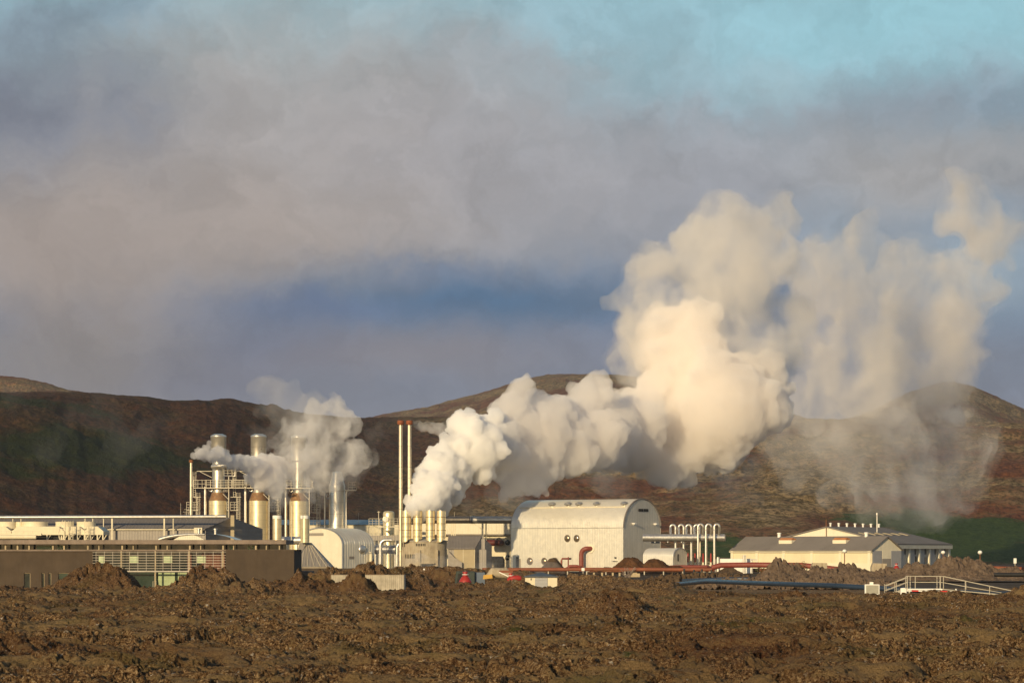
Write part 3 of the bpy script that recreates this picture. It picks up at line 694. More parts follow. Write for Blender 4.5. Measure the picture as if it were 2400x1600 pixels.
def rail_run(mb, pts, h=1.1, post=1.4, w=.05, mid=(.5,)):
    """handrail along a polyline of (x, y, z)"""
    for a, b in zip(pts[:-1], pts[1:]):
        a = Vector(a); b = Vector(b); n = max(1, int(round((b-a).length/post)))
        for k in range(n+1):
            p = a+(b-a)*k/n; mb.bar(p, p+Vector((0,0,h)), w)
        for f in (1,)+tuple(mid): mb.bar(a+Vector((0,0,h*f)), b+Vector((0,0,h*f)), w)
def caged_ladder(mb, x, y, z0, z1, r=.42, w=.05):
    for dx in (-.24, .24): mb.bar((x+dx, y, z0), (x+dx, y, z1), w)
    z = z0
    while z < z1: mb.bar((x-.24, y, z), (x+.24, y, z), w*.7); z += .45
    z = z0+2.1
    while z < z1+.9:
        pts = [(x+r*math.cos(a), y-.05-r*1.3*math.sin(a)*1.0, z) for a in np.linspace(0, math.pi, 7)]
        mb.tube(pts, w*.5, 5); z += .9
    for a in np.linspace(0, math.pi, 5): mb.bar((x+r*math.cos(a), y-.05-r*1.3*math.sin(a), z0+2.1), (x+r*math.cos(a), y-.05-r*1.3*math.sin(a), z1+.9), w*.6)
def arch(w, h, spring, n=20, x0=0):
    """outline of a barrel gable: (across, z), from bottom left over the top to bottom right"""
    return [(x0-w/2, 0)]+[(x0-w/2*math.cos(a), spring+(h-spring)*math.sin(a)) for a in np.linspace(0, math.pi, n)]+[(x0+w/2, 0)]
def barrel(mb, prof, y0, y1, axis='y', smooth=True):
    """open shell over a profile (no ends)"""
    n = len(prof)
    mk = (lambda p, t_: (p[0], t_, p[1])) if axis == 'y' else (lambda p, t_: (t_, p[0], p[1]))
    return mb.add([mk(p, y0) for p in prof]+[mk(p, y1) for p in prof], [(i, i+1, n+i+1, n+i) for i in range(n-1)], smooth)
# ---------------------------------------------------------------- dark spa building in front of the plant
v = View(296); X, Z, s = v.x, v.z, v.s
spa = thing('spa_building', 'long low dark brown building with timber fascia and louvred glass middle, front left', 'building', (X(350), 296, 0))
ox = X(350); l = lambda px: X(px)-ox
def spa_wall(name, x0, x1, top, y0, y1, openings=()):
    """rendered wall with real openings: (x0, x1, z0, z1)"""
    m = MB(); xs = sorted({x0, x1, *[o_[0] for o_ in openings], *[o_[1] for o_ in openings]})
    for a, b in zip(xs[:-1], xs[1:]):
        hole = [o_ for o_ in openings if o_[0] <= a and b <= o_[1]]
        if hole:
            h_ = hole[0]; m.box(a, b, y0, y1, 0, h_[2]); m.box(a, b, y0, y1, h_[3], top)
        else: m.box(a, b, y0, y1, 0, top)
    return m.build(name, M_stucco, spa)
wins = [(56,71,1342,1392),(97,104,1342,1392),(113,120,1342,1375),(136,176,1342,1376)]
ops = [(l(a), l(b), Z(d_), Z(c0)) for a, b, c0, d_ in wins]
w_l = spa_wall('wall', l(-160), l(218), Z(1289), 0, 9, ops)
for (a, b, c0, d_), (px0, px1, _, _) in zip(ops, wins):
    f = MB(); t_ = .05
    f.box(a, a+t_, .1, .28, c0, d_); f.box(b-t_, b, .1, .28, c0, d_); f.box(a, b, .1, .28, d_-t_, d_)
    wf = f.build('window', M_woodpost, spa); MB().box(a+t_, b-t_, .2, .24, c0, d_-t_).build('pane', M_glassgreen if px0 > 130 else M_glassdark, wf)
    if px0 > 130: MB().box(l(164), l(174), .12, .19, Z(1352), Z(1343)).build('blind', M_panel, wf)
spa_wall('wall', l(533), l(692), Z(1287.5), -1.6, 9)
# roof slab, fascia, clerestory band
MB().box(l(-160), l(672), -.7, 9.2, Z(1275), Z(1264.5)).build('fascia', M_wood, spa, bevel=.03)
m = MB(); m.box(l(-160), l(692), -.2, 9, Z(1290.5)-.02, Z(1287.6)+.02); m.build('roof_slab', M_wood, spa)
MB().box(l(-160), l(668), 1.6, 1.7, Z(1288.5), Z(1275)).build('clerestory_glass', M_glassdark, spa)
for z6 in (-40, 45, 137,225,408,493,675,760,938,1022,1197,1282,1455,1538,1710,1790,1960,2040,2140):
    px = z6*.30612; wd = .16 if (z6 % 2 or z6 in (408,938,1710,1960)) else .1
    MB().box(l(px)-wd/2, l(px)+wd/2, -.25, .1, Z(1287.6), Z(1275)).build('fascia_post', M_woodpost, spa)
for a, b in ((262,385),(420,490),(1885,1905),(1915,1935),(1745,1780)):
    MB().box(l(a*.30612), l(b*.30612), 1.5, 1.58, Z(1287), Z(1278)).build('clerestory_blind', M_panel, spa)
# glazed middle: recessed glass, louvre screen in front
MB().box(l(218), l(533), 1.2, 1.3, 0, Z(1291)).build('glazing', M_glassdark, spa)
MB().box(l(286), l(365), 1.05, 1.15, 0, Z(1339)).build('lower_glazing', M_glassgreen, spa)
bl = MB(); bl.box(l(368), l(407), 1.05, 1.15, 0, Z(1340)); bl.box(l(414), l(436), 1.05, 1.15, 0, Z(1340)); bl.build('lit_door_panels', M_blind, spa, 'pale green glass door panels')
MB().box(l(408), l(413), 1.0, 1.1, 0, Z(1340)).build('door_frame', M_glassgreen, spa)
rw = MB(); rw.box(l(436), l(446), 1.0, 1.1, 0, Z(1293)); rw.box(l(470), l(525), 1.0, 1.1, Z(1339), Z(1293)); rw.box(l(497), l(516), 1.0, 1.1, 0, Z(1342)); rw.build('timber_panels', M_redwood, spa)
of = MB(); of.box(l(517), l(521), .8, 1.0, 0, Z(1340)); of.box(l(500), l(517), .8, 1.0, Z(1342.5), Z(1340)); of.build('door_surround', M_orange, spa)
for px, w_ in ((235,15),(311,21),(391,20),(469,21)):
    MB().box(l(px-w_/2), l(px+w_/2), .95, 1.0, Z(1318), Z(1303)).build('hanging_panel', M_panel, spa, 'pale green square panel behind the louvres')
for px in (285,364.5,444,523): MB().box(l(px)-.07, l(px)+.07, -.3, -.16, 0, Z(1291)).build('screen_post', M_woodpost, spa)
m = MB()
for k in range(8):
    z = Z(1294+k*6.2); m.box(l(218), l(533), -.34, -.305, z-.022, z+.022)
m.box(l(218), l(533), -.36, -.18, Z(1339.5), Z(1336.5))
m.build('louvre_bars', M_alu, spa)
m = MB()
for px in list(np.arange(226, 524, 19.6)): m.box(l(px)-.018, l(px)+.018, -.30, -.27, Z(1338), Z(1292))
m.build('louvre_uprights', M_alu, spa)
for px in (357, 446): MB().tube([(l(px), .6, 0), (l(px), .6, 1.05), (l(px+7), .6, 1.05), (l(px+7), .6, 0)], .03, 6).build('handrail', M_rail, spa)
for k, px in enumerate((610, 622)):
    vv = View(290); o = MB(); o.bar((0,0,-.6), (0,0,.1), .05); o.build('post', M_rail, T := thing('notice_board', ('left' if k == 0 else 'right')+' of two small white notice boards low before the brown wall', 'sign', (vv.x(px), 293, 0.55), group='white notice boards'))
    MB().box(-.14, .14, -.06, -.03, -.18, .34).build('board', M_white, T).rotation_euler = (R(-4), R(8), 0)
# ---------------------------------------------------------------- cooling towers beyond
v = View(455); X, Z, s = v.x, v.z, v.s
def cooling_cell(px0, px1, label, d=0):
    w_ = (px1-px0)*s; t_ = thing('cooling_tower', label, 'cooling tower', (X((px0+px1)/2), 455+d, 0), group='cream cooling towers'); h0 = Z(1253); h1 = Z(1233)
    MB().prism([(-w_/2+.1, h0), (w_/2-.1, h0), (w_/2-.1, h0+(h1-h0)*.45), (w_/2-1.0, h1), (-w_/2+1.0, h1), (-w_/2+.1, h0+(h1-h0)*.45)], 0, 7).build('casing', M_cream, t_, bevel=.03)
    MB().box(-w_/2+.35, w_/2-.35, .8, 6.5, 0, h0-.03).build('dark_basin', M_dark, t_)
    m = MB()
    for x in (-w_/2+.2, -w_/6, w_/6, w_/2-.2): m.bar((x, .1, 0), (x, .1, h0), .18); m.bar((x, .1, h0-.9), (x+.55, .1, h0-.03), .1)
    m.build('leg_frame', M_cream, t_)
    return t_, h1, w_
def fan_stack(t_, x, r, z0, z1):
    m = MB(); m.lathe([(r*1.02, z0-.3), (r, z0), (r*.97, (z0+z1)/2), (r, z1), (r*.94, z1), (r*.92, z0)], (x, 3.4, 0), 36); return m.build('fan_stack', M_cream, t_)
for k, (a, b, cyls, lab) in enumerate(((-120, 28, ((-40, 22), (0, 0)), 'cream cooling tower cut off by the left edge of the photo'), (26, 152, ((-15, 31), ), 'wide cream cooling tower with a broad fan stack, left of the spiral stair'), (140, 200, ((-27, 22),), 'narrow cream cooling tower with the spiral stair before it'), (196, 244, ((-25, 23),), 'cream cooling tower with sloped right shoulder, at the right end of its row'))):
    t_, h1, w_ = cooling_cell(a, b, lab, d=0 if k != 2 else .4)
    for dx, r in cyls:
        if r: fan_stack(t_, dx*s if k else 55*s, r*s, h1-.05, Z(1221.5))
    if k == 1: fan_stack(t_, 35*s*0-52*s, 10*s, h1-.05, Z(1221.8))
gp = thing('header_pipe', 'cream header pipe on brackets along the front of the cooling towers', 'pipe', (X(45), 452, 0))
MB().tube([(X(-120)-X(45), 0, Z(1258)), (X(92)-X(45), 0, Z(1258))], .35, 16).build('pipe', M_cream, gp)
m = MB(); m.box(X(-120)-X(45), X(103)-X(45), .4, 1.4, Z(1254.5), Z(1249.5)); m.build('walkway', M_cream, gp)
m = MB(); rail_run(m, [(X(-120)-X(45), .4, Z(1249.5)), (X(103)-X(45), .4, Z(1249.5))], h=.35, mid=()); m.build('railing', M_rail, gp)
# spiral stair and ladder on the towers
st = thing('spiral_stair', 'cream spiral stair winding up beside the narrow cooling tower', 'stair', (X(158), 452.6, 0))
m = MB(); h0, h1 = 1.0, Z(1233); N = 16
for k in range(N):
    a = -.4+k/N*4.6; z = h0+(h1-h0)*k/N
    m.bar((0,0,z), (math.cos(a)*.95, -math.sin(a)*.95, z), .3, .05)
m.build('tread', M_cream, st)
MB().cyl((0,0,0), (0,0,h1+.9), .07).build('post', M_cream, st)
m = MB(); pts = [(math.cos(-.4+k/N*4.6)*.98, -math.sin(-.4+k/N*4.6)*.98, h0+(h1-h0)*k/N) for k in range(N+1)]
m.tube([(p[0], p[1], p[2]+.95) for p in pts], .035, 6); m.tube([(p[0], p[1], p[2]+.5) for p in pts], .025, 6)
for p in pts[::2]: m.bar(p, (p[0], p[1], p[2]+.95), .035)
m.build('handrail', M_cream, st)
for px, lab in ((169, 'caged cream ladder just right of the spiral stair'), (206, 'caged cream ladder on the right-hand cooling tower')):
    m = MB(); caged_ladder(m, 0, 0, 1.5, Z(1234), w=.055); o = m.build('caged_ladder', M_cream); place(o, (X(px), 453.8, 0), lab, 'ladder', group='ladders on the cooling towers')
# ---------------------------------------------------------------- long grey hall at the left with the pipe along its roof
v = View(500); X, Z, s = v.x, v.z, v.s
t_ = thing('grey_hall', 'long grey hall with dark roof slope, gable at its right end, behind cooling towers', 'building', (X(300), 500, 0)); ox = X(300); l = lambda px: X(px)-ox
zt, ze = Z(1211), Z(1239)
MB().box(l(-160), l(482), 0, .4, 0, ze).build('wall', M_greywallv, t_)
MB().add([(l(-160),-.3,ze),(l(480),-.3,ze),(l(535),7,zt),(l(-160),7,zt),(l(-160),-.3,ze-.15),(l(480),-.3,ze-.15),(l(535),7,zt-.15),(l(-160),7,zt-.15)], [(0,1,2,3),(7,6,5,4),(0,4,5,1),(1,5,6,2),(2,6,7,3),(3,7,4,0)]).build('roof', M_roofgrey, t_)
MB().box(l(-160), l(479), -.42, -.32, ze-.18, ze-.02).build('gutter', M_cream, t_)
# gable end, turned a little to the right
MB().add([(l(476),.1,0),(l(476),.1,ze),(l(535),6.6,zt),(l(598),15,Z(1237)),(l(598),15,0)], [(0,1,2,3,4)]).build('gable_wall', M_greywall, t_)
MB().box(l(456), l(475), -.9, -.05, Z(1250), Z(1236)).build('vent_hood', M_cream, t_)
MB().box(l(533.5), l(542), 5.2, 6.4, 0, Z(1206)).build('corner_column', M_tan, t_)
m = MB(); m.tube([(l(-170), -1.2, Z(1212.5)), (l(531), -1.2, Z(1210.5))], .31, 16); pr = thing('roof_pipe', 'long silver pipe carried on posts along the eaves of the grey hall', 'pipe', (X(300), 500, 0)); m.build('pipe', M_steel, pr)
for px, w_ in ((33,.12),(52,.12),(245,.14),(265,.26),(387,.24),(408,.14),(202,.12),(220,.12)): MB().box(l(px)-w_/2, l(px)+w_/2, -1.35, -1.05, 0, Z(1214)).build('support_post', M_cream, pr)
def antenna(px, Yd, z0, z1, lab, arms=()):
    vv = View(Yd); m = MB(); m.cyl((0,0,z0), (0,0,z1), .05, .025, 6)
    for z, a in arms: m.bar((-a,0,z), (a,0,z), .04); m.bar((a,0,z-.25), (a,0,z+.25), .05)
    return place(m.build('antenna_mast', M_rail), (vv.x(px), Yd, 0), lab, 'antenna', group='roof antennas')
antenna(423.5, 506, 8.5, Z(1177), 'thin bare antenna on the grey hall roof left of the smoking pole stack')
antenna(437, 506, 8.5, Z(1180), 'antenna with cross arms close left of the smoking pole stack', ((Z(1192),.4),(Z(1198),.6),(Z(1202),.35)))
antenna(459.5, 508, 8.5, Z(1153), 'taller thin mast just right of the smoking pole stack', ((Z(1164),.3),))
# low barrel roof and its vents
v = View(440); X, Z, s = v.x, v.z, v.s
t_ = thing('low_barrel_building', 'low building with shallow curved metal roof and white arched end, behind the brown building', 'building', (X(465), 440, 0)); ox = X(465); l = lambda px: X(px)-ox
m = MB(); prof = [(l(378)+ (l(560)-l(378))*f, Z(1268)+(Z(1249.5)-Z(1268))*max(0, 1-abs(2*f-1)**2.4)) for f in np.linspace(0, 1, 24)]
barrel(m, prof, 0.3, 12); m.build('roof', M_steel, t_)
m = MB(); prof = [(l(405)+(l(482)-l(405))*f, Z(1266)+(Z(1252.5)-Z(1266))*max(0, 1-(2*f-1)**2)) for f in np.linspace(0, 1, 20)]
m.prism([(p[0], p[1]) for p in prof], -.4, .25); m.build('arched_end', M_creamrib, t_)
m = MB(); m.tube([(l(373)+ (l(480)-l(373))*f, -.3, Z(1264)+(Z(1251.5)-Z(1264))*(1-(1-f)**3)) for f in np.linspace(0,1,14)], [.12+.22*(1-f) for f in np.linspace(0,1,14)], 10); m.build('edge_roll', M_steel, t_)
MB().box(l(372), l(562), .3, 12, 0, Z(1268)).build('wall', M_greywallv, t_)
for px, lab in ((463.5, 'small capped roof vent, left one on the low curved roof'), (502.5, 'small capped roof vent, right one on the low curved roof')):
    m = MB(); m.lathe([(.2,0),(.2,.75),(.32,.8),(.32,.98),(.1,1.0)], seg=16); place(m.build('roof_vent', M_steel), (X(px), 441.5, Z(1253)), lab, 'vent', group='capped roof vents')
# pole stack that sends out the left plume
v = View(572); X, Z, s = v.x, v.z, v.s
t_ = thing('pole_stack', 'single tall thin steel stack trailing steam, furthest left of the stacks', 'stack', (X(448), 572, 0))
MB().tube([(0,0,0),(0,0,Z(1160)),(0,0,Z(1083))], [.36,.32,.26], 18).build('shaft', M_stack, t_)
MB().lathe([(.34, Z(1084)), (.45, Z(1083)), (.45, Z(1078)), (.36, Z(1077)), (.3, Z(1079))], seg=20).build('cap', M_rust, t_)
# ---------------------------------------------------------------- tall steam separators
v = View(620); X, Z, s = v.x, v.z, v.s
def separator(px, label, w=1.0):
    t_ = thing('steam_separator', label, 'separator tower', (X(px), 620, 0), group='tall steel steam separators')
    rt, rn, rd = 2.05*w, 1.32*w, 1.68*w
    zt, zc0, zc1 = Z(1016), Z(1173), Z(1154)
    MB().lathe([(rt, 0), (rt, zc0)], seg=48).build('tank', M_tank, t_)
    MB().lathe([(rt+.02, zc0), (rt*.97, zc0+.15), (rn+.08, zc1)], seg=48).build('cone', M_conerust, t_)
    MB().lathe([(rn, zc1-.1), (rn, Z(1080))], seg=40).build('neck', M_shell, t_)
    zd = Z(1024)
    MB().lathe([(rn, Z(1081)), (rd, Z(1078)), (rd, zd), (rd*1.02, zd+.05), (rd*.97, zd+.35), (rd*.82, zt-.28), (rd*.5, zt-.06), (.05, zt)], seg=40).build('domed_top', M_shell, t_)
    m = MB(); m.cyl((-rt-.7,-.6,0), (-rt-.7,-.6,Z(1141)), .3, seg=14); m.ring((-rn-.25,-1,Z(1147)), (0,1,.1), .38, .1); m.build('side_pipe', M_steel, t_)
    m = MB(); m.cyl((1.3,-1.2,Z(1150)), (2.0,-1.8,Z(1150)), .3, seg=14); m.build('nozzle', M_steel, t_)
    # platform round the neck
    zp = Z(1142.5); m = MB(); m.box(-2.6, 2.9, -2.2, 1.5, zp-.18, zp); m.bar((2.35,-1.5,0), (2.35,-1.5,zp), .16); m.bar((1.1,-1.5,Z(1157)), (2.3,-1.5,Z(1170)), .1)
    m.build('platform', M_rail, t_)
    m = MB(); rail_run(m, [(-2.6,-2.2,zp), (2.9,-2.2,zp), (2.9,1.5,zp)], h=1.6, post=1.1, w=.07, mid=(.35,.68)); m.build('railing', M_rail, t_)
    # ladder with cages, in three flights with small landings
    m = MB(); lx = -rt-2.2
    caged_ladder(m, lx, -.8, 0, Z(1164), w=.07); caged_ladder(m, lx-.8, -.8, Z(1163), Z(1115), w=.07)
    m.box(lx-1.6, lx+.6, -1.4, -.2, Z(1164)-.12, Z(1164)); m.box(lx-2.4, lx, -1.4, -.2, Z(1195)-.12, Z(1195)); m.box(lx-.9, -rn, -1.4, -.2, zp-.14, zp)
    rail_run(m, [(lx-2.4,-1.4,Z(1195)), (lx,-1.4,Z(1195))], h=1.7, post=.9, w=.07, mid=(.35,.68)); rail_run(m, [(lx-.9,-1.4,zp), (-rn-.2,-1.4,zp)], h=1.6, post=.9, w=.07, mid=(.5,))
    m.bar((lx-.3,-.8,Z(1104)), (-rn,-.8,Z(1104)), .12); m.bar((lx+.4,-.8,Z(1105)), (-rn,-.8,Z(1119)), .1)
    m.build('caged_ladder', M_rail, t_)
    return t_
s1 = separator(512, 'tall domed steel separator tower with a rusty cone, leftmost of three, behind the grey gable')
s2 = dup(s1, (X(606), 620, 0), 'tall domed steel separator tower with a rusty cone, middle one of three')
s3 = dup(s1, (X(697), 624, 0), 'tall domed steel separator tower wrapped in drifting steam, third from the left')
for r in (s2, s3):
    for ch in r.children:
        if ch.name.startswith('cone'): ch['label'] = 'rust streaked cone'
# curled ribbed duct from the first tower
m = MB(); pts = []
for f in np.linspace(0, 1, 40): pts.append((X(500)-X(530)+ (X(560)-X(500))*f, -1.9-1.1*math.sin(f*math.pi), Z(1094)+.22*math.sin(f*math.pi*.8)))
m.tube(pts, [.5+.05*(k % 2) for k in range(40)], 16); m.tube([(X(553)-X(530), -2.0, Z(1096)), (X(553)-X(530), -2.0, Z(1116)), (X(527)-X(530), -2.0, Z(1115))], .12, 8)
t_ = thing('ribbed_duct', 'ribbed silver duct curling between the first and second separator towers', 'duct', (X(530), 620, 0)); m.build('duct', M_shell, t_)
m = MB(); rail_run(m, [(X(527)-X(530), -2.2, Z(1115)), (X(555)-X(530), -2.2, Z(1115))], h=1.6, post=.8, w=.07, mid=(.35,.68)); m.bar((X(538)-X(530), -1.8, 0), (X(538)-X(530), -1.8, Z(1115)), .16); m.build('duct_platform', M_rail, t_)
# walkway joining the towers
for a, b, lab in ((536, 575, 'steel walkway bridging the first and second separator towers'), (630, 664, 'steel walkway bridging the second and third separator towers')):
    t_ = thing('walkway', lab, 'walkway', (X((a+b)/2), 617.5, 0), group='tower walkways'); w_ = (b-a)*s/2; zp = Z(1142.5)
    MB().box(-w_, w_, -.5, .5, zp-.18, zp).build('deck', M_rail, t_)
    m = MB(); rail_run(m, [(-w_,-.5,zp), (w_,-.5,zp)], h=1.6, post=1.0, w=.07, mid=(.35,.68)); m.build('railing', M_rail, t_)
# the fatter polished vessel
v = View(612); X, Z, s = v.x, v.z, v.s
t_ = thing('polished_vessel', 'broad polished steel vessel rising into steam, right of the three separators', 'separator tower', (X(790), 612, 0))
r = 19*s; MB().lathe([(r,0),(r,Z(1140)),(r*.98,Z(1137)),(r*.66,Z(1118)),(r*.62,Z(1110)),(r*.55,Z(1106)),(.05,Z(1104))], seg=48).build('shell', M_shell, t_)
m = MB(); m.cyl((-r-.85,-.4,0), (-r-.85,-.4,Z(1155)), .16, seg=12); m.ring((-r-.15,-.8,Z(1164)), (-.4,1,0), .4, .1); m.build('side_pipe', M_steel, t_)
m = MB(); lx = -r-2.4; caged_ladder(m, lx-.4, -.6, Z(1202), Z(1150), w=.07); caged_ladder(m, lx+.2, -.6, 0, Z(1165), w=.07)
for zz in (1165, 1200, 1236): m.box(lx-1.2, lx+.7, -1.2, 0, Z(zz)-.12, Z(zz))
rail_run(m, [(lx-1.2,-1.2,Z(1200)), (lx+.7,-1.2,Z(1200))], h=1.6, post=.8, w=.07, mid=(.35,.68)); rail_run(m, [(lx-1.2,-1.2,Z(1165)), (lx+.7,-1.2,Z(1165))], h=1.6, post=.8, w=.07, mid=(.35,.68))
rail_run(m, [(lx-1.6,-1.2,Z(1230)), (lx+.7,-1.2,Z(1230))], h=1.6, post=.7, w=.07, mid=(.35,.68))
m.build('caged_ladder', M_rail, t_)
t_ = thing('railed_gantry', 'bent pole carrying a small railed platform, right of the polished vessel', 'platform', (X(812), 611, 0))
MB().tube([(0,0,0),(0,0,Z(1157)),(.15,0,Z(1151)),(.6,0,Z(1149))], .14, 12).build('pole', M_steel, t_)
zp = Z(1147.5); MB().box(-.3, X(835.5)-X(812), -.5, .5, zp-.2, zp).build('deck', M_rail, t_)
m = MB(); rail_run(m, [(X(817)-X(812),-.5,zp), (X(836)-X(812),-.5,zp), (X(836)-X(812),.5,zp)], h=1.55, post=.75, w=.07, mid=(.35,.68)); m.build('railing', M_rail, t_)
# two short steaming cylinders, the hood below the right one
v = View(470); X, Z, s = v.x, v.z, v.s
def short_stack(px, z0, label):
    t_ = thing('short_stack', label, 'stack', (X(px), 470, 0), group='short steaming stacks'); r = 10.5*s
    m = MB(); m.lathe([(r, z0), (r, Z(1208)), (r*.9, Z(1208)), (r*.88, Z(1212))], seg=32); m.build('cylinder', M_tank, t_)
    MB().lathe([(r*1.015, Z(1215)), (r*1.03, Z(1209)), (r*1.015, Z(1207.5)), (r*.95, Z(1207.4))], seg=32).build('frosted_rim', M_white, t_); return t_
short_stack(649.5, 0, 'short steaming cylinder standing alone, left of the pyramid hood')
short_stack(714.5, Z(1271), 'short steaming cylinder on the tip of the pyramid hood')
t_ = thing('pyramid_hood', 'grey metal pyramid shaped hood with pale seams, before the rounded cream building', 'hood', (X(731), 470, 0)); ox = X(731)
xa, xb, za, zb = (X(702)-ox, X(727)-ox), (X(688)-ox, X(776)-ox), Z(1271), Z(1327)
ax0, ax1 = xa; bx0, bx1 = xb; ym = 3.2
vs = [(bx0,-2.6,zb),(bx1,-2.6,zb),(bx1,7,zb),(bx0,7,zb),(ax0,1.2,za),(ax1,1.2,za),(ax1,3.4,za),(ax0,3.4,za)]
# the hood has a ridge towards the camera, so its left and right flanks catch different light
vs += [(X(712)-ox,-4.4,zb),(X(714)-ox,.8,za)]
MB().add(vs, [(0,8,9,4),(8,1,5,9),(1,2,6,5),(2,3,7,6),(3,0,4,7),(4,9,5,6,7)]).build('cover', M_greywallv, t_)
m = MB()
for f in (.0, .22, .44, .66, .88): m.bar((X(712)-ox+(bx1-X(712)+ox)*f, -4.4+1.8*f-.03, zb+.05), (X(714)-ox+(ax1-X(714)+ox)*f, .8+.4*f-.03, za), .045)
m.bar((bx0, -2.65, zb+.05), (ax0, 1.15, za), .06)
m.build('seam', M_cream, t_)
MB().prism([(bx0-.1,-2.8),(X(712)-ox,-4.65),(bx1+.1,-2.8),(bx1+.1,7.2),(bx0-.1,7.2)], 0, zb, axis='z').build('plinth', M_conc, t_)
# horizontal duct between them and the thin mast
t_ = thing('low_duct', 'fat silver duct running behind the short cylinder to the pyramid hood', 'duct', (X(690), 474, 0))
MB().tube([(X(640)-X(690),0,Z(1266)), (X(702)-X(690),0,Z(1266)), (X(708)-X(690),0,Z(1262))], 9.5*s, 20).build('duct', M_steel, t_)
MB().box(X(664)-X(690), X(672)-X(690), -1, 1, 0, Z(1275)).build('cradle', M_cream, t_)
m = MB(); m.cyl((0,0,0),(0,0,Z(1185)),.11,.07,10); place(m.build('steel_mast', M_stack), (X(687.5), 466, 0), 'thin pale mast between the two short steaming cylinders', 'mast')
# ---------------------------------------------------------------- rounded cream building
v = View(535); X, Z, s = v.x, v.z, v.s
rz = 42                                   # its gable looks left of the camera, its ribbed barrel side to the right
t_ = thing('rounded_building', 'cream building with rounded top and ribbed barrel side, right of the pyramid hood', 'building', (X(803), 535, 0), -rz)
Wg = (803-690)*s/math.cos(R(rz)); Lb = 8.2; top = Z(1236.5); spr = Z(1276)
prof = arch(Wg, top, spr, 24, -Wg/2)
MB().prism(prof, 0, .15).build('gable_wall', M_creamrib, t_)
m = MB(); pr = [(p[0], p[1]) for p in arch(Wg, top, spr, 30, -Wg/2)]; barrel(m, pr, .15, Lb); m.build('barrel_shell', M_ribbed, t_)
MB().prism(prof, Lb, Lb+.1).build('rear_wall', M_creamrib, t_)
m = MB(); m.tube([(p[0], -.03, p[1]) for p in prof], .13, 6); m.build('edge_trim', M_steel, t_)
m = MB()
for k in range(1, 13):
    y = Lb*k/13; m.tube([(-Wg/2+(p[0]+Wg/2)*1.004, y, p[1]*1.003) for p in arch(Wg, top, spr, 20, -Wg/2)[10:]], .015, 5)
m.build('roof_rib', M_ribbed, t_)
MB().box(-Wg*.83, -Wg*.42, -.06, .05, Z(1254.5), Z(1248)).build('louvre_slot', M_greywall, t_)
MB().dome((.02, Lb*.62, Z(1287)), (1, 0, 0), .85, .35).build('porthole', M_steel, t_)
MB().box(0, .06, Lb*.2, Lb*.36, Z(1309.5), Z(1303)).build('side_vent', M_greywall, t_)
m = MB(); m.cyl((.45, Lb*.85, 0), (.45, Lb*.85, Z(1298)), .28, seg=14); m.tube([(.45, Lb*.85, Z(1298)), (.45, Lb*.85, Z(1294)), (.1, Lb*.85, Z(1293))], .09, 8); m.build('side_pipe', M_cream, t_)
# ---------------------------------------------------------------- long cream block and clutter behind
v = View(660); X, Z, s = v.x, v.z, v.s
t_ = thing('low_cream_block', 'long low cream block with blue grey roof strip, behind the vessel and the twin stacks', 'building', (X(920), 660, 0)); ox = X(920)
MB().box(X(724)-ox, X(1010)-ox, 0, 14, 0, Z(1229)).build('wall', M_cream, t_)
MB().prism([(-.4, Z(1229)), (14.5, Z(1229)), (7, Z(1216.5))], X(640)-ox, X(905)-ox, axis='x').build('roof', M_roofblue, t_)
MB().box(X(828)-ox, X(940)-ox, -.5, -.02, Z(1260), Z(1254)).build('dark_band', M_greywall, t_)
antenna(840, 662, 9, Z(1201), 'thin mast with a wisp of steam on the low cream block')
v = View(610); X, Z, s = v.x, v.z, v.s
t_ = thing('drum_vessel', 'stout domed steel vessel with a round manhole behind a railed platform', 'vessel', (X(911), 610, 0))
r = 13.5*s; MB().lathe([(r,0),(r,Z(1204)),(r*.93,Z(1200)),(r*.7,Z(1197.5)),(.05,Z(1196.5))], seg=40).build('shell', M_tank, t_)
m = MB(); m.ring((-.55,-r-.03,Z(1217)), (0,1,0), .62, .09); m.cyl((-.55,-r-.25,Z(1217)),(-.55,-r+.3,Z(1217)),.55,seg=24); m.build('manhole', M_steel, t_)
t_ = thing('railed_platform', 'railed steel platform around the stout domed vessel', 'platform', (X(905), 605, 0)); zp = Z(1233)
x0, x1 = X(868)-X(905), X(942)-X(905)
MB().box(X(889)-X(905), x1, -1, 1, zp-.25, zp).build('deck', M_rail, t_)
m = MB(); rail_run(m, [(x0,-1,Z(1233)), (x1,-1,Z(1233))], h=(1233-1215.5)*s, post=.75, w=.07, mid=(.35,.68)); m.build('railing', M_rail, t_)
m = MB()
for px in (869, 878, 890, 930): m.bar((X(px)-X(905),-.9,0), (X(px)-X(905),-.9,zp-.25), .12)
for k in range(7): m.bar((X(869)-X(905),-.9,Z(1233+k*4)), (X(878)-X(905),-.9,Z(1233+k*4)), .06)
m.bar((X(890.5)-X(905),-1,zp), (X(890.5)-X(905),-1,Z(1198)), .12); m.bar((X(887)-X(905),-1,Z(1200)), (X(894)-X(905),-1,Z(1200)), .1)
m.build('support_frame', M_rail, t_)
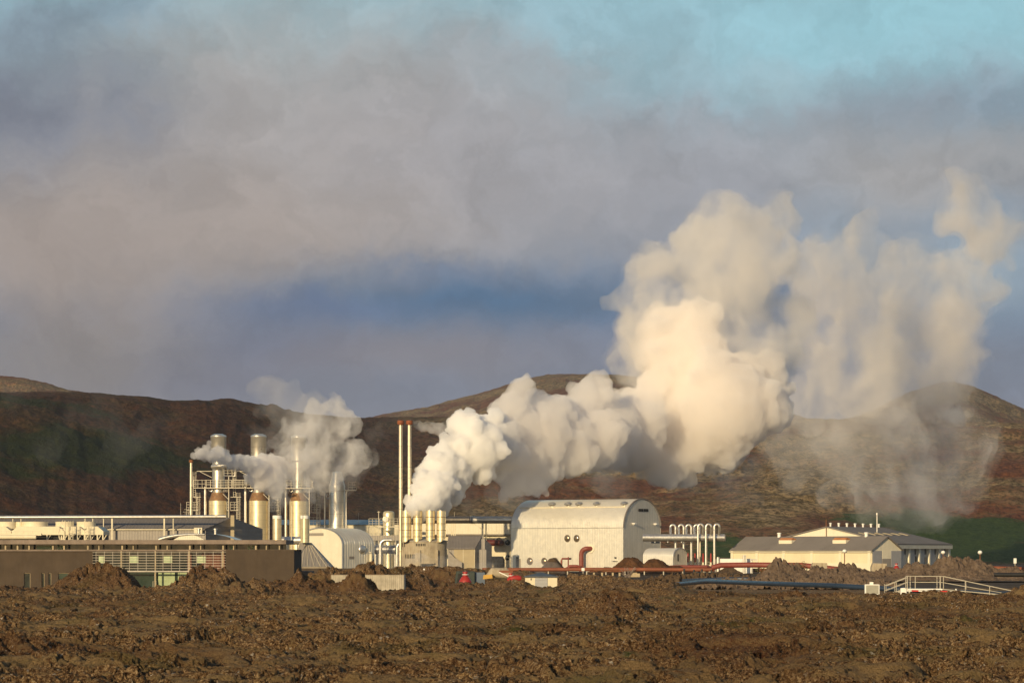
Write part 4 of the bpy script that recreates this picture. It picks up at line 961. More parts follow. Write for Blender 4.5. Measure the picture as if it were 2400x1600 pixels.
# grey band wall and elbow pipes under the vessel
t_ = thing('pipe_rack', 'grey pipe bridge crossing above the misty elbow pipes', 'pipe rack', (X(900), 590, 0))
v9 = View(590); MB().box(v9.x(866)-v9.x(900)-X(900)*0, v9.x(948)-v9.x(900), -.6, .8, v9.z(1266), v9.z(1254)).build('beam', M_greywallv, t_)
t_.location.x = v9.x(900)
m = MB()
for px in (872, 938): m.bar((v9.x(px)-v9.x(900),0,0), (v9.x(px)-v9.x(900),0,v9.z(1266)), .3)
m.build('post', M_rail, t_)
for (px, r, zz, lab) in ((893, 4.3, 1264, 'fat steel elbow pipe rising from the mist, beside the rounded cream building'), (932, 3.4, 1270, 'slimmer steel elbow pipe close left of the four steaming stacks')):
    x = v9.x(px); m = MB(); rr = r*v9.s; a = [(0,0,0), (0,0,v9.z(zz)-1.2)]+[(1.1-1.1*math.cos(q_), 0, v9.z(zz)-1.2+1.1*math.sin(q_)) for q_ in np.linspace(.2, math.pi/2, 7)]+[(2.3,0,v9.z(zz)-.1)]
    m.tube(a, rr, 16); place(m.build('elbow_pipe', M_steel), (x, 587.5, 0), lab, 'pipe', group='steel elbow pipes')
t_ = thing('steam_main', 'thick horizontal steel steam main low in the mist between the rounded building and four stacks', 'pipe', (v9.x(905), 592, 0))
MB().tube([(v9.x(862)-v9.x(905),0,v9.z(1287)), (v9.x(942)-v9.x(905),0,v9.z(1287))], .85, 18).build('pipe', M_steel, t_)
m = MB()
for px in (880, 905, 925): m.ring((v9.x(px)-v9.x(905),0,v9.z(1287)), (1,0,0), .92, .12); m.bar((v9.x(px)-v9.x(905),0,0), (v9.x(px)-v9.x(905),0,v9.z(1295)), .3)
m.build('flange', M_steel, t_)
# ---------------------------------------------------------------- twin stacks
v = View(582); X, Z, s = v.x, v.z, v.s
def twin(px, label):
    t_ = thing('twin_stack', label, 'stack', (X(px), 582, 0), group='twin tall stacks')
    r = 4.6*s; MB().tube([(0,0,0),(0,0,Z(1120)),(0,0,Z(990))], [r*1.05, r, r*.95], 24).build('shaft', M_stack, t_)
    rc = 8.2*s; MB().lathe([(r, Z(995.5)), (rc*.9, Z(994.5)), (rc, Z(993)), (rc, Z(986)), (rc*.93, Z(985)), (rc*.8, Z(985.5)), (rc*.7, Z(988))], seg=28).build('rusted_cap', M_rustcap, t_)
    m = MB()
    for zz in (1120, 1212): m.ring((0,0,Z(zz)), (0,0,1), r*1.07, .05)
    m.build('band', M_steel, t_); return t_
a_ = twin(939, 'tall thin steel stack with rust red cap, left one of the pair')
b_ = dup(a_, (X(959.5), 582, 0), 'tall thin steel stack with rust red cap, right one of the pair, by the plume')
# ---------------------------------------------------------------- four steaming stacks on their drum
v = View(575); X, Z, s = v.x, v.z, v.s
t_ = thing('condenser_drum', 'stained round concrete drum carrying the four short steaming stacks', 'building', (X(994), 578, 0)); ox = X(994)
r = 53*s; zb, zt = Z(1332), Z(1269)
def dpos(px, z, k=1.0):
    x = X(px)-ox; return (x, -math.sqrt(max(0, r*r-x*x))*.75*k, z)
m = MB(); n = 36; ring = [(r*math.cos(a), r*.75*math.sin(a)) for a in np.linspace(0, 2*math.pi, n, endpoint=False)]
m.prism(ring, 0, zt, axis='z', smooth=True); m.build('drum_wall', M_conc, t_)
m = MB(); m.prism([(x*1.03, y*1.03) for x, y in ring], zt, zt+.25, axis='z', smooth=True); m.add([(x*1.02, y*1.02, zt+.25) for x, y in ring]+[(0, 1, Z(1256))], [(i, (i+1) % n, n) for i in range(n)], True); m.build('roof', M_greywall, t_)
def slots(px0, px1, z0, z1, k):
    m = MB(); d_ = (px1-px0)/k
    for i in range(k):
        p = dpos(px0+(i+.5)*d_, 0); m.box(p[0]-d_*s*.28, p[0]+d_*s*.28, p[1]-.05, p[1]+.3, Z(z1), Z(z0))
    return m.build('louvre_slots', M_dark, t_)
slots(974, 998, 1273, 1279, 6); slots(948, 972, 1298, 1308, 6); slots(941, 950, 1270, 1281, 2)
m = MB()
for px in (943, 983, 1024):
    p = dpos(px, 0); m.box(p[0]-.22, p[0]+.22, p[1]-.35, p[1]+.2, 0, Z(1288))
m.build('buttress', M_conc, t_, 'rust stained buttress')
m = MB(); m.box(X(988)-ox, X(1014)-ox, dpos(1000,0)[1]-.06, dpos(1000,0)[1]+.5, 0, Z(1321)); m.build('doorway', M_dark, t_)
m = MB(); m.box(X(986)-ox, X(1018)-ox, dpos(1000,0)[1]-.25, dpos(1000,0)[1]+.3, Z(1320.5), Z(1318)); m.build('lintel', M_conc, t_)
m = MB(); m.box(X(1024)-ox, X(1070)-ox, -r*.75-1.5, -r*.75-.3, 0, Z(1328)); place(m.build('timber_box', M_woodpost, bevel=.04), (ox, 578, 0), 'pale timber box on the ground before the four steaming stacks', 'crate')
labs = ['short steaming stack, first from the left of four on the concrete drum', 'short steaming stack, second from the left of four on the concrete drum', 'short steaming stack, third of four, with rust streaks down its right side', 'short steaming stack, last of four on the drum, beside the grey shed']
for px, lab in zip((952.5, 978.5, 1008.5, 1034), labs):
    t_ = thing('steaming_stack', lab, 'stack', (X(px), 575.5, 0), group='four short steaming stacks')
    r1 = 10.6*s; zt1 = Z(1196)
    m = MB(); sg = 32; vs = []
    for k in range(sg):
        a = 2*math.pi*k/sg; vs.append((r1*math.cos(a), r1*math.sin(a), Z(1268.5)+ .18*math.cos(a)+ (0.35 if math.cos(a) > .3 else 0)))
    for k in range(sg):
        a = 2*math.pi*k/sg; vs.append((r1*math.cos(a), r1*math.sin(a), zt1))
    m.add(vs, [(k, (k+1) % sg, sg+(k+1) % sg, sg+k) for k in range(sg)], True); m.build('cylinder', M_tank, t_)
    m = MB(); m.lathe([(r1, zt1-.08), (r1*1.03, zt1-.05), (r1*1.03, zt1+.04), (r1*.9, zt1+.04), (r1*.86, zt1-1.2)], seg=32); m.build('rim', M_steel, t_)
    m = MB()
    for zz in (1211, 1226.5, 1242, 1257): m.ring((0,0,Z(zz)), (0,0,1), r1*1.01, .045)
    m.build('seam_band', M_rust, t_)
# ---------------------------------------------------------------- overhead duct to the main hall
v = View(611); X, Z, s = v.x, v.z, v.s
t_ = thing('overhead_duct', 'long thick overhead duct, dark at left and silver where it meets the big hall', 'duct', (X(1120), 611, 0)); ox = X(1120); rr = 8.3*s
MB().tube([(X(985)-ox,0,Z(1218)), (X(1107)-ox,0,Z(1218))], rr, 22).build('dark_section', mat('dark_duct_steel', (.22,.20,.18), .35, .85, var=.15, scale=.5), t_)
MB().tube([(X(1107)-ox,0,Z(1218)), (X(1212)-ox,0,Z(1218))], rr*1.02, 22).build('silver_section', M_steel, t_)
m = MB()
for px in (1104, 1108, 1112): m.ring((X(px)-ox,0,Z(1218)), (1,0,0), rr*1.02, .1)
m.build('joint_ring', M_steel, t_)
m = MB(); m.bar((X(1131)-ox,0,0), (X(1131)-ox,0,Z(1226)), .42); m.bar((X(1139)-ox,1,0), (X(1139)-ox,1,Z(1226)), .25); m.bar((X(1127)-ox,0,Z(1224)), (X(1137)-ox,0,Z(1224)), .3); m.bar((X(1113)-ox,0,Z(1228)), (X(1130)-ox,0,Z(1240)), .08)
m.build('support_frame', M_cream, t_)
m = MB(); m.bar((X(1046)-ox,0,Z(1226)),(X(1062)-ox,0,Z(1252)),.2)
for px in (1058, 1063, 1067): m.bar((X(px)-ox,0,0),(X(px)-ox,0,Z(1226)),.16)
m.build('rear_support_frame', M_cream, t_)
antenna(1065, 611, Z(1214), Z(1198), 'short post with a lamp ball on the overhead duct')
# ---------------------------------------------------------------- cream hall behind the grey shed
v = View(625); X, Z, s = v.x, v.z, v.s
t_ = thing('cream_hall', 'cream hall with round windows and flat top, between the four stacks and the big hall', 'building', (X(1120), 625, 0)); ox = X(1120)
MB().box(X(980)-ox, X(1230)-ox, 0, 14, Z(1252), Z(1223)).build('upper_wall', M_creamrib, t_)
MB().box(X(1030)-ox, X(1230)-ox, 1.0, 13, 0, Z(1252)).build('lower_wall', M_cream, t_)
MB().box(X(1030)-ox, X(1230)-ox, -.15, 1, Z(1253.5), Z(1250.5)).build('grey_beam', M_greywall, t_)  # grey beam along the foot of the upper wall
MB().box(X(1130)-ox, X(1192)-ox, 3, 12, Z(1223), Z(1219.5)).build('roof_box', M_greywall, t_)
for px, py in ((1190,1271),(1190,1306)):
    w_ = MB().dome((X(px)-ox, .97, Z(py)), (0,-1,0), 6.6*s, .12).build('round_window', M_glassdark, t_)
    f = MB(); f.ring((X(px)-ox, .98, Z(py)), (0,1,0), 6.8*s, .08); f.build('frame', M_steel, w_)
    if py > 1300: MB().box(X(px-6)-ox, X(px+6)-ox, .75, .85, Z(py+1), Z(py-.6)).build('sash_bar', M_cream, w_)
t_ = thing('maroon_pipe', 'short fat maroon pipe entering the cream hall through a round collar', 'pipe', (X(1160), 622, 0))
MB().tube([(X(1138)-X(1160),-.4,Z(1271.5)), (X(1168)-X(1160),-.4,Z(1271.5)), (X(1173)-X(1160),.6,Z(1271.5)), (X(1174)-X(1160),4,Z(1271.5))], 7.5*s, 20).build('pipe', M_maroon, t_)
m = MB(); m.ring((X(1169)-X(1160), 3.9, Z(1269)), (0,1,0), 9*s, .15); m.build('collar', M_steel, t_)
m = MB(); v7 = View(612); rail_run(m, [(-2.6,0,0),(2.6,0,0)], h=1.7, post=.5, w=.06, mid=(.5,)); m.bar((-1.5,0,1.2),(-.8,0,2.6),.1); m.bar((1,0,0),(1,0,2.4),.1)
place(m.build('yard_railing', M_rail), (v7.x(1175), 610, 0), 'pale steel railing in the mist below the round windows', 'railing')
t_ = thing('tank_mound', 'small horizontal cream tank behind the railing under the round windows', 'tank', (v7.x(1163), 614, 0))
MB().tube([(-1.9,0,1.6),(-1.6,0,1.6),(1.4,0,1.6),(1.8,0,1.6)], [.7,1.5,1.5,.8], 20).build('tank_body', M_conc, t_); MB().box(-1,1,-.8,.8,0,.5).build('cradle', M_conc, t_)
# ---------------------------------------------------------------- grey shed with tan doors
v = View(565); X, Z, s = v.x, v.z, v.s
t_ = thing('grey_shed', 'grey pitched shed with tall tan double doors, between the four stacks and the big hall', 'building', (X(1050), 565, 0)); l = lambda px: X(px)-X(1050)
zr, ze = Z(1254.5), Z(1283.5)
MB().box(l(1050), l(1113), 0, .3, 0, ze).build('wall', M_greywallv, t_)
MB().add([(l(1046),-.35,ze-.05),(l(1113.5),-.35,ze-.05),(l(1130),4.2,zr),(l(1050),4.2,zr),(l(1046),-.35,ze-.25),(l(1113.5),-.35,ze-.25),(l(1130),4.2,zr-.2),(l(1050),4.2,zr-.2)], [(0,1,2,3),(7,6,5,4),(0,4,5,1),(1,5,6,2),(2,6,7,3),(3,7,4,0)]).build('roof', M_roofgrey, t_)
MB().add([(l(1113),.05,0),(l(1113),.05,ze-.2),(l(1130),4.2,zr-.2),(l(1152),9,Z(1277)),(l(1152),9,0)], [(0,1,2,3,4)]).build('gable_wall', M_greywall, t_)
for a, b in ((1064,1085),(1086.2,1112)): MB().box(l(a), l(b), -.12, -.02, 0, Z(1284.5)).build('door', M_tan, t_)
m = MB(); m.box(l(1085)+.01, l(1086.2)-.01, -.16, -.03, 0, Z(1284)); m.box(l(1112)+.01, l(1113), -.16, -.03, 0, Z(1284)); m.box(l(1063), l(1113), -.18, -.04, Z(1284.4), Z(1283.2)); m.build('door_frame', M_cream, t_)
MB().add([(l(1050.5),-.9,0),(l(1050.5),-.9,Z(1290)),(l(1066),-.9,Z(1306)),(l(1083),-.9,Z(1317)),(l(1083),-.9,0),(l(1050.5),-.35,0),(l(1050.5),-.35,Z(1290)),(l(1066),-.35,Z(1306)),(l(1083),-.35,Z(1317)),(l(1083),-.35,0)], [(0,1,2,3,4),(9,8,7,6,5),(0,5,6,1),(1,6,7,2),(2,7,8,3),(3,8,9,4)]).build('wing_wall', M_greywall, t_)
m = MB(); m.box(l(1123), l(1140), -1.2, .6, 0, Z(1287)); m.box(l(1128.5), l(1137), -1.0, .4, Z(1287), Z(1262)); m.box(l(1130), l(1134), -.6, -.2, Z(1262), Z(1256)); place(m.build('duct_cabinet', M_greywallv, bevel=.03), (X(1050), 565, 0), 'stepped grey duct cabinet standing at the right corner of the grey shed', 'cabinet')
# ---------------------------------------------------------------- the big barrel hall
v = View(590); X, Z, s = v.x, v.z, v.s; TH = 36
Lh = 28.3; Wh = 13.9; top = 14.9; spr = Z(1236)
t_ = thing('barrel_hall', 'big silver barrel vaulted hall with bright long side and rounded gable facing right', 'building', (X(1461), 590, 0), -TH)
prof = arch(Wh, top, spr, 40, 0); prof = [(p[0]+Wh/2, p[1]) for p in prof]        # across = local y
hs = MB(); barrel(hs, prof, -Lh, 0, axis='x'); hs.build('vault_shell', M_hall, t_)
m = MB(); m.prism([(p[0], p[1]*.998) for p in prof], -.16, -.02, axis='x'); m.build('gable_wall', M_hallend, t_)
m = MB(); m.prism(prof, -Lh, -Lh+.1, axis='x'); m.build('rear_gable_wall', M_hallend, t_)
m = MB(); m.tube([(.03, p[0], p[1]) for p in prof[1:-1]], .14, 6); m.build('edge_trim', M_roofgrey, t_)
def on_vault(x, z):
    """point on the camera side of the vault at height z"""
    q_ = max(0, 1-((z-spr)/(top-spr))**2)**.5; y = Wh/2-Wh/2*q_
    n = Vector((0, -q_/(Wh/2), ((z-spr)/(top-spr))/(top-spr))).normalized(); return Vector((x, y, z)), n
m = MB(); zz = top-1.7
pe0, ne = on_vault(-Lh+.1, spr); pe1, _ = on_vault(-.1, spr); me_ = MB(); me_.bar(pe0+ne*.03, pe1+ne*.03, .09, .12); me_.build('eaves_trim', M_steel, t_)
p0, n = on_vault(-Lh+.8, zz); p1, _ = on_vault(-.9, zz); m.bar(p0+n*.05, p1+n*.05, .14); m.build('safety_line', M_cream, t_)
hx = lambda px: (px-1461)*s/math.cos(R(TH))*1.01
for px in (1257, 1295, 1320, 1361, 1424):
    p, n = on_vault(hx(px)+2.4, top-1.25); f = MB(); f.lathe([(.34,-.2),(.34,.28),(.78,.34),(.78,.42),(.6,.58),(.3,.68),(.03,.72)], seg=20)
    o = f.build('roof_vent', M_steel, t_); o.location = p; o.rotation_euler = n.lerp(Vector((0,0,1)), .45).to_track_quat('Z', 'X').to_euler()
zt = lambda py, k=0: EYE+(HZ-py)*(590+k)/FPX
for px, py, r, mt_ in ((1333,1261,.72,M_chrome),(1354.5,1261,.72,M_chrome),(1245,1314.5,.74,M_chrome),(1279,1314.5,.72,M_chrome),(1305,1314.5,.72,M_chrome)):
    x = hx(px); d_ = -x*.55; o = MB().dome((x, -.02, zt(py, d_)), (0,-1,0), r, .38).build('bull_eye_window', mt_, t_)
    f = MB(); f.ring((x, -.03, zt(py, d_)), (0,1,0), r*1.02, .05); f.build('frame', M_greywall, o)
x = hx(1218); MB().box(x-.6, x+.6, -.08, .02, 0, zt(1309, 12)).build('door', M_greywallv, t_)
for px, py in ((1216,1306.5),(1444,1306.5)): x = hx(px); d_ = -x*.5; MB().box(x-.18, x+.18, -.3, 0, zt(py+1.5, d_), zt(py-2, d_)).build('wall_lamp', M_black, t_)
x = hx(1444); MB().box(x-.7, x+.5, -.6, 0, zt(1313.5,1)-.06, zt(1313.5,1)+.04).build('lamp_shelf', M_steel, t_)
for y0, y1 in ((.40,.525),(.54,.655)):
    f = MB(); f.box(0, .07, Wh*y0, Wh*y1, zt(1198.5,7), zt(1192,7)); f.build('gable_vent', M_dark, t_)
for yy in (.255, .835):
    o = MB(); o.box(0, .7, Wh*yy-.35, Wh*yy+.35, zt(1228,7), zt(1225.5,7)); o.bar((0, Wh*yy, zt(1229.5,7)), (.5, Wh*yy, zt(1228,7)), .12); o.build('floodlight', M_white, t_)
# red elbow pipe out of the wall, with its collar
x = hx(1386); zc = zt(1285, 4); rr = 5.6*s
t_r = thing('red_elbow_pipe', 'thick red elbow pipe curving from a collar on the big hall to the ground', 'pipe', (X(1461), 590, 0), -TH)
pts = [(x+.3, .2, zc), (x, -.7, zc)]+[(x-.25-1.1*math.sin(a), -1.0-.3*math.sin(a), zc-1.2+1.2*math.cos(a)) for a in np.linspace(.1, math.pi/2, 7)]+[(x-1.35, -1.3, 0)]
MB().tube(pts, rr, 18).build('pipe', M_redpipe, t_r)
m = MB(); m.lathe([(rr*1.1,0),(rr*1.9,.02),(rr*1.9,.12),(rr*1.1,.2)], seg=32); o = m.build('collar', M_creamrib, t_r); o.location = (x+.1, -.01, zc); o.rotation_euler = (R(90), 0, 0)
m = MB(); v5 = View(584); zz = v5.z(1308.5)
m.tube([(v5.x(1316)-v5.x(1327),0,0),(v5.x(1316)-v5.x(1327),0,zz-.4),(v5.x(1317.5)-v5.x(1327),0,zz),(v5.x(1331)-v5.x(1327),0,zz),(v5.x(1338)-v5.x(1327),.9,zz)], .2, 12)
m.tube([(v5.x(1332)-v5.x(1327),-.3,0),(v5.x(1332)-v5.x(1327),-.3,v5.z(1304.5))], .13, 10)
place(m.build('red_hydrant_pipe', M_redpipe), (v5.x(1327), 584, 0), 'thin red pipe bend with upright post low before the big hall', 'pipe')
# big horizontal header out of the gable and its row of looped pipes
v = View(583); X, Z, s = v.x, v.z, v.s
t_ = thing('header_pipe', 'thick horizontal steel header pipe running right from the gable of the big hall', 'pipe', (X(1600), 583, 0)); l = lambda px: X(px)-X(1600); rh = 8.6*s
MB().tube([(l(1506),0,Z(1259.5)),(l(1698),0,Z(1259.5))], rh, 24).build('pipe', M_steel, t_)
m = MB(); m.tube([(l(1697.5),0,Z(1259.5)),(l(1699.5),0,Z(1259.5)),(l(1701),0,Z(1259.5))], [rh*1.04, rh*1.02, rh*.6], 24); m.build('end_cap', M_roofgrey, t_)
m = MB()
for px in (1535, 1565, 1597): m.bar((l(px),0,Z(1271)), (l(px),0,Z(1268)), .2)
m.build('bracket', M_steel, t_)
# support leg of the header
MB().box(l(1640.2), l(1642.4), .4, .7, 0, Z(1267)).build('support_leg', M_cream, t_)
def loop(px0, px1, front, label, top=1226.5):
    r = 2.75*s; w_ = (px1-px0)*s; hw = w_/2
    t_ = thing('loop_pipe', label, 'pipe', (X((px0+px1)/2), 583+(-1.4 if front else 1.3), 0), group='looped steel pipes over the header')
    zt_ = Z(top)-r-hw; zs = Z(1254)
    m = MB(); dy = 1.35 if front else -1.25
    arc = [(-hw*math.cos(a), 0, zt_+hw*1.0*math.sin(a)) for a in np.linspace(0, math.pi, 13)]
    if front: path = [(-hw, 0, .2), (-hw, 0, 2)]+arc+[(hw, dy*.3, zt_-.5), (hw, dy*.8, zs)]
    else: path = [(-hw, dy*.8, zs), (-hw, dy*.3, zt_-.5)]+arc+[(hw, 0, 2), (hw, 0, .2)]
    m.tube(path, r, 14); m.build('pipe', M_steel, t_)
    m = MB(); sx = -hw if front else hw
    for zz in (.9, zt_-.6): m.ring((sx,0,zz), (0,0,1), r*1.1, .05)
    m.build('flange', M_steel, t_)
LB = [(1572,1584,'first'),(1591.5,1603,'second'),(1609,1621,'third'),(1628,1640,'fourth')]
for a, b, n_ in LB: loop(a, b, False, n_+' looped steel pipe from the left, descending behind the header')
for a, b, n_ in ((1635,1647,'leftmost'),(1653.5,1666,'middle'),(1673,1685,'rightmost')): loop(a, b, True, n_+' of three looped steel pipes coming down in front of the header', 1225.5)
for px, n_ in ((1611,'alone left of the row'),(1627.5,'second from left'),(1646.5,'third from left'),(1664.5,'furthest right')):
    t_ = thing('red_valve', 'small red topped valve among the loop pipes, '+n_, 'valve', (X(px), 581, 0), group='red topped valves')
    MB().cyl((0,0,1.9),(0,0,Z(1296)),.15,seg=10).build('spindle', M_redbright, t_)
    m = MB(); m.lathe([(.5,0),(.42,.8),(.30,1.0),(.38,1.2),(.38,1.45),(.2,1.5),(.2,1.95)], seg=16); m.bar((-.6,0,.9),(.6,0,.9),.35); m.build('body', M_cream, t_)
m = MB(); rail_run(m, [(l(1600),0,.9),(l(1672),0,.9)], h=1.1, post=1.6, w=.05); place(m.build('pipe_railing', M_rail), (X(1600), 584.6, 0), 'thin steel railing behind the red topped valves', 'railing')
# small barrel shed before the gable
v = View(572); X, Z, s = v.x, v.z, v.s
t_ = thing('barrel_shed', 'little silver barrel roofed shed standing before the gable of the big hall', 'shed', (X(1578), 572, 0), -TH)
W2, L2, sp2 = 5.0, 7.2, Z(1303); top2 = Z(1279.5)-.35; pr = [(p[0]+W2/2, p[1]) for p in arch(W2, top2, sp2, 24, 0)]
m = MB(); barrel(m, pr, -L2, 0, axis='x'); m.build('vault_shell', M_hall, t_)
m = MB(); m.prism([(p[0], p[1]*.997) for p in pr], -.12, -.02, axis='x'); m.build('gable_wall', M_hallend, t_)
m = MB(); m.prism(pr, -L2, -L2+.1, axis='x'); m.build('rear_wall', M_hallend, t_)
m = MB(); m.tube([(.02, p[0], p[1]) for p in pr[1:-1]], .08, 6); m.build('edge_trim', M_steel, t_)
m = MB(); m.box(0, .12, 1.6, 1.85, 2.2, 3.6); m.build('gable_pipe', M_black, t_)
m = MB(); m.box(.0, 1.6, 0, 1.8, Z(1272), Z(1268)); m.add([(-4,0,0),(1.5,0,0),(1.5,0,.2)],[(0,1,2)]) if 0 else None
place(m.build('junction_box', M_roofblue, bevel=.03), (X(1535)-.0, 585.5, 0), 'dark blue grey box hung under the header pipe beside the gable', 'box')
# ---------------------------------------------------------------- white warehouses at the right
def gabled(t_, L, W_, eave, ridge, wall_mat, roof_mat, over=.35, gable_mat=None):
    """long side along local +x facing -y; gable at x = L"""
    MB().box(0, L, 0, .25, 0, eave).build('wall', wall_mat, t_)
    MB().prism([(0.01,0),(0.01,eave),(W_/2,ridge),(W_-.01,eave),(W_-.01,0)], L-.25, L-.01, axis='x').build('gable_wall', gable_mat or wall_mat, t_)
    MB().prism([(0,0),(0,eave),(W_/2,ridge),(W_,eave),(W_,0)], .0, .2, axis='x').build('rear_gable_wall', wall_mat, t_)
    k = (ridge-eave)/(W_/2)
    return MB().prism([(-over,eave-over*k+.05),(W_/2,ridge+.05),(W_+over,eave-over*k+.05),(W_+over,eave-over*k+.2),(W_/2,ridge+.22),(-over,eave-over*k+.2)], -over, L+over, axis='x').build('roof', roof_mat, t_)
M_roofware = mat('warehouse_roof', (.20,.18,.165), .8, .0, spec=.12, var=.1, scale=.15, dirt=(.12,.11,.10), dirt_amt=.4, ribs=('X', .8, .02))
M_warewall = mat('warehouse_cream_wall', (.70,.62,.43), .65, var=.08, scale=.3, dirt=(.45,.37,.24), dirt_amt=.3, streak=.12)
M_warewhite = mat('warehouse_white_panel', (.74,.68,.52), .6, var=.08, scale=.5, ribs=('Y', .4, .015), dirt=(.45,.38,.28), dirt_amt=.25)
M_shutter = mat('grey_shutter', (.33,.33,.34), .55, .1, var=.08, scale=.6, ribs=('Z', .35, .01), dirt=(.25,.23,.21), dirt_amt=.3)
# front, lower warehouse. origin at its near right corner; its long side runs away to the left
v = View(560); TH2 = 47; cx = v.x(2043)
L2 = 36.6; W2 = 9.0; eave = v.z(1289)+.05; ridge = v.z(1264.5)+.55
c2, s2_ = math.cos(R(TH2)), math.sin(R(TH2))
org = (cx-L2*c2, 560+L2*s2_, 0)
t_ = thing('white_warehouse', 'lower cream warehouse with grey roof and two orange skylights, in front of the larger one', 'building', org, -TH2)
rf = gabled(t_, L2, W2, eave, ridge, M_warewall, M_roofware, gable_mat=M_warewhite)
for f in (.005, .19, .385, .585, .785, .985): MB().box(L2*f-.35, L2*f+.35, -.18, .0, 0, eave-.05).build('pilaster', M_warewhite, t_)
MB().box(.0, L2, -.1, .0, 0, eave*.42).build('plinth_wall', M_warewhite, t_)
MB().box(-.3, L2+.3, -.5, -.35, eave-.42, eave-.25).build('gutter', M_warewhite, t_)
k = (ridge-eave)/(W2/2)
for f in (.345, .73):
    m = MB(); y = W2*.3; z = eave+y*k+.2; m.box(L2*f-1.7, L2*f+1.7, y-.75, y+.75, z-.5, z+.28); sk = m.build('skylight', M_warewhite, t_)
    m = MB(); m.prism([(y-.78, z+.28), (y-.2, z+.75), (y+.78, z+.5), (y+.78, z+.28)], L2*f-1.6, L2*f+1.6, axis='x'); m.build('skylight_glass', mat('orange_skylight', (.42,.17,.06), .4, var=.2), sk)
for f in (.24, .86):
    m = MB(); m.lathe([(.34,-.4),(.34,.7),(.45,.75),(.45,.95),(.1,1.0)], (L2*f, W2/2, ridge), 14); m.build('roof_vent', M_white, t_)
for y0, y1, mt_ in ((.03,.33,M_shutter),(.35,.63,M_greywallv),(.65,.98,M_shutter)):
    MB().box(L2, L2+.08, W2*y0, W2*y1, 0, eave*(.62 if y0 == .35 else .97)).build('shutter_door', mt_, t_)
MB().box(L2-.01, L2+.06, W2*.35, W2*.63, eave*.62, eave*.97).build('gable_panel', M_warewhite, t_)
# larger warehouse behind
v = View(612); TH3 = 30; c3, s3_ = math.cos(R(TH3)), math.sin(R(TH3))
W3 = 31.0; L3 = 30.5; eave3 = 5.7; ridge3 = v.z(1241.5)+.6; cx = v.x(2096)
# gable faces the camera: local x is depth here, so the long side looks right
t_ = thing('large_warehouse', 'large cream warehouse with wide low gable and row of roof lights, behind the lower one', 'building', (cx, 612, 0), -TH3)
MB().prism([(-W3,0),(-W3,eave3),(-W3/2,ridge3),(0,eave3),(0,0)], 0, .25, axis='y').build('gable_wall', M_creamrib, t_)
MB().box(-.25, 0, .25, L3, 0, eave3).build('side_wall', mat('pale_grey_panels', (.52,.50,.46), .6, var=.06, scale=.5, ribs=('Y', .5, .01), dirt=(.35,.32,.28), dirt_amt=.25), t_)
MB().box(-W3, -W3+.25, .25, L3, 0, eave3).build('far_wall', M_warewall, t_)
k3 = (ridge3-eave3)/(W3/2)
MB().prism([(-W3-.4,eave3-.4*k3+.05),(-W3/2,ridge3+.05),(.9,eave3-.9*k3+.05),(.9,eave3-.9*k3+.25),(-W3/2,ridge3+.25),(-W3-.4,eave3-.4*k3+.25)], -.4, L3+.4, axis='y').build('roof', M_roofware, t_)
MB().box(.75, .98, -.45, L3+.4, eave3-1.0, eave3-.22).build('eaves_fascia', M_warewhite, t_)
for j in range(6):
    y = 1.2+j*(L3-2)/5; MB().box(.0, .75, y-.45, y+.45, 0, eave3-.2).build('buttress', M_warewhite, t_)
for j, (f, w_, h) in enumerate(((.38,1.7,3.1),(.55,3.2,2.9))): MB().box(-.02, .07, L3*f, L3*f+w_*.8, 0, h).build('door', M_black if j == 0 else M_greywall, t_)
for j in range(5): y = 5.6+j*(L3-2)/5; MB().box(0, .1, y, y+.4, eave3-2.2, eave3-.9).build('slot_window', M_dark, t_)
for j in range(6):
    y = 3.5+j*(L3-8)/5; x = -W3*.27; z = eave3-x*k3*1.0; z = eave3+(-x)*k3
    o = MB().box(-1.1, 1.1, -.95, .95, 0, .26).build('roof_light', M_tan, t_, bevel=.05); o.location = (x, y, z+.12); o.rotation_euler = (0, math.atan(k3), 0)
for j in range(7):
    m = MB(); m.lathe([(.22,-.3),(.22,.6),(.32,.65),(.32,.85),(.05,.9)], (-W3/2, 2+j*(L3-4)/6, ridge3+.15), 12); m.build('roof_vent', M_white, t_)
m = MB(); m.bar((-W3/2,-.2,ridge3-2),(-W3/2,-.2,v.z(1216)),.13); m.build('gable_mast', M_rust, t_)
m = MB(); m.cyl((-W3*.33,15,ridge3-1),(-W3*.33,15,v.z(1214)+1),.15,seg=10); m.cyl((-W3*.33,15,v.z(1214)+1),(-W3*.33,15,v.z(1212)+1.2),.26,seg=10); m.build('flue', M_steel, t_)
m = MB(); m.box(-.5, .5, -.7, -.3, eave3*.5, eave3*.5+.3)
# street lamps
def globe_lamp(px, Yd, ztop, zb, label):
    vv = View(Yd); t_ = thing('globe_lamp', label, 'street lamp', (vv.x(px), Yd, 0), group='globe street lamps')
    MB().tube([(0,0,zb),(0,0,vv.z(ztop+6))], .09, 10).build('post', M_rust, t_)
    m = MB(); m.lathe([(.1,vv.z(ztop+6.5)),(.34,vv.z(ztop+5.6)),(.42,vv.z(ztop+5)),(.1,vv.z(ztop+4.9))], seg=16); m.build('shade', M_rust, t_)
    m = MB(); z0 = vv.z(ztop+3); m.lathe([(.05+.36*math.cos(a), z0+.36*math.sin(a)) for a in np.linspace(-1.4, 1.5, 9)], seg=16); m.build('globe', M_white, t_)
globe_lamp(1979.5, 540, 1288, 0, 'street lamp with shadowed globe against the long wall of the lower warehouse')
globe_lamp(2210.5, 555, 1291, 0, 'street lamp with a pale globe at the right corner of the large warehouse')
globe_lamp(2297, 520, 1291, .5, 'street lamp with globe standing alone, furthest right beyond the warehouses')
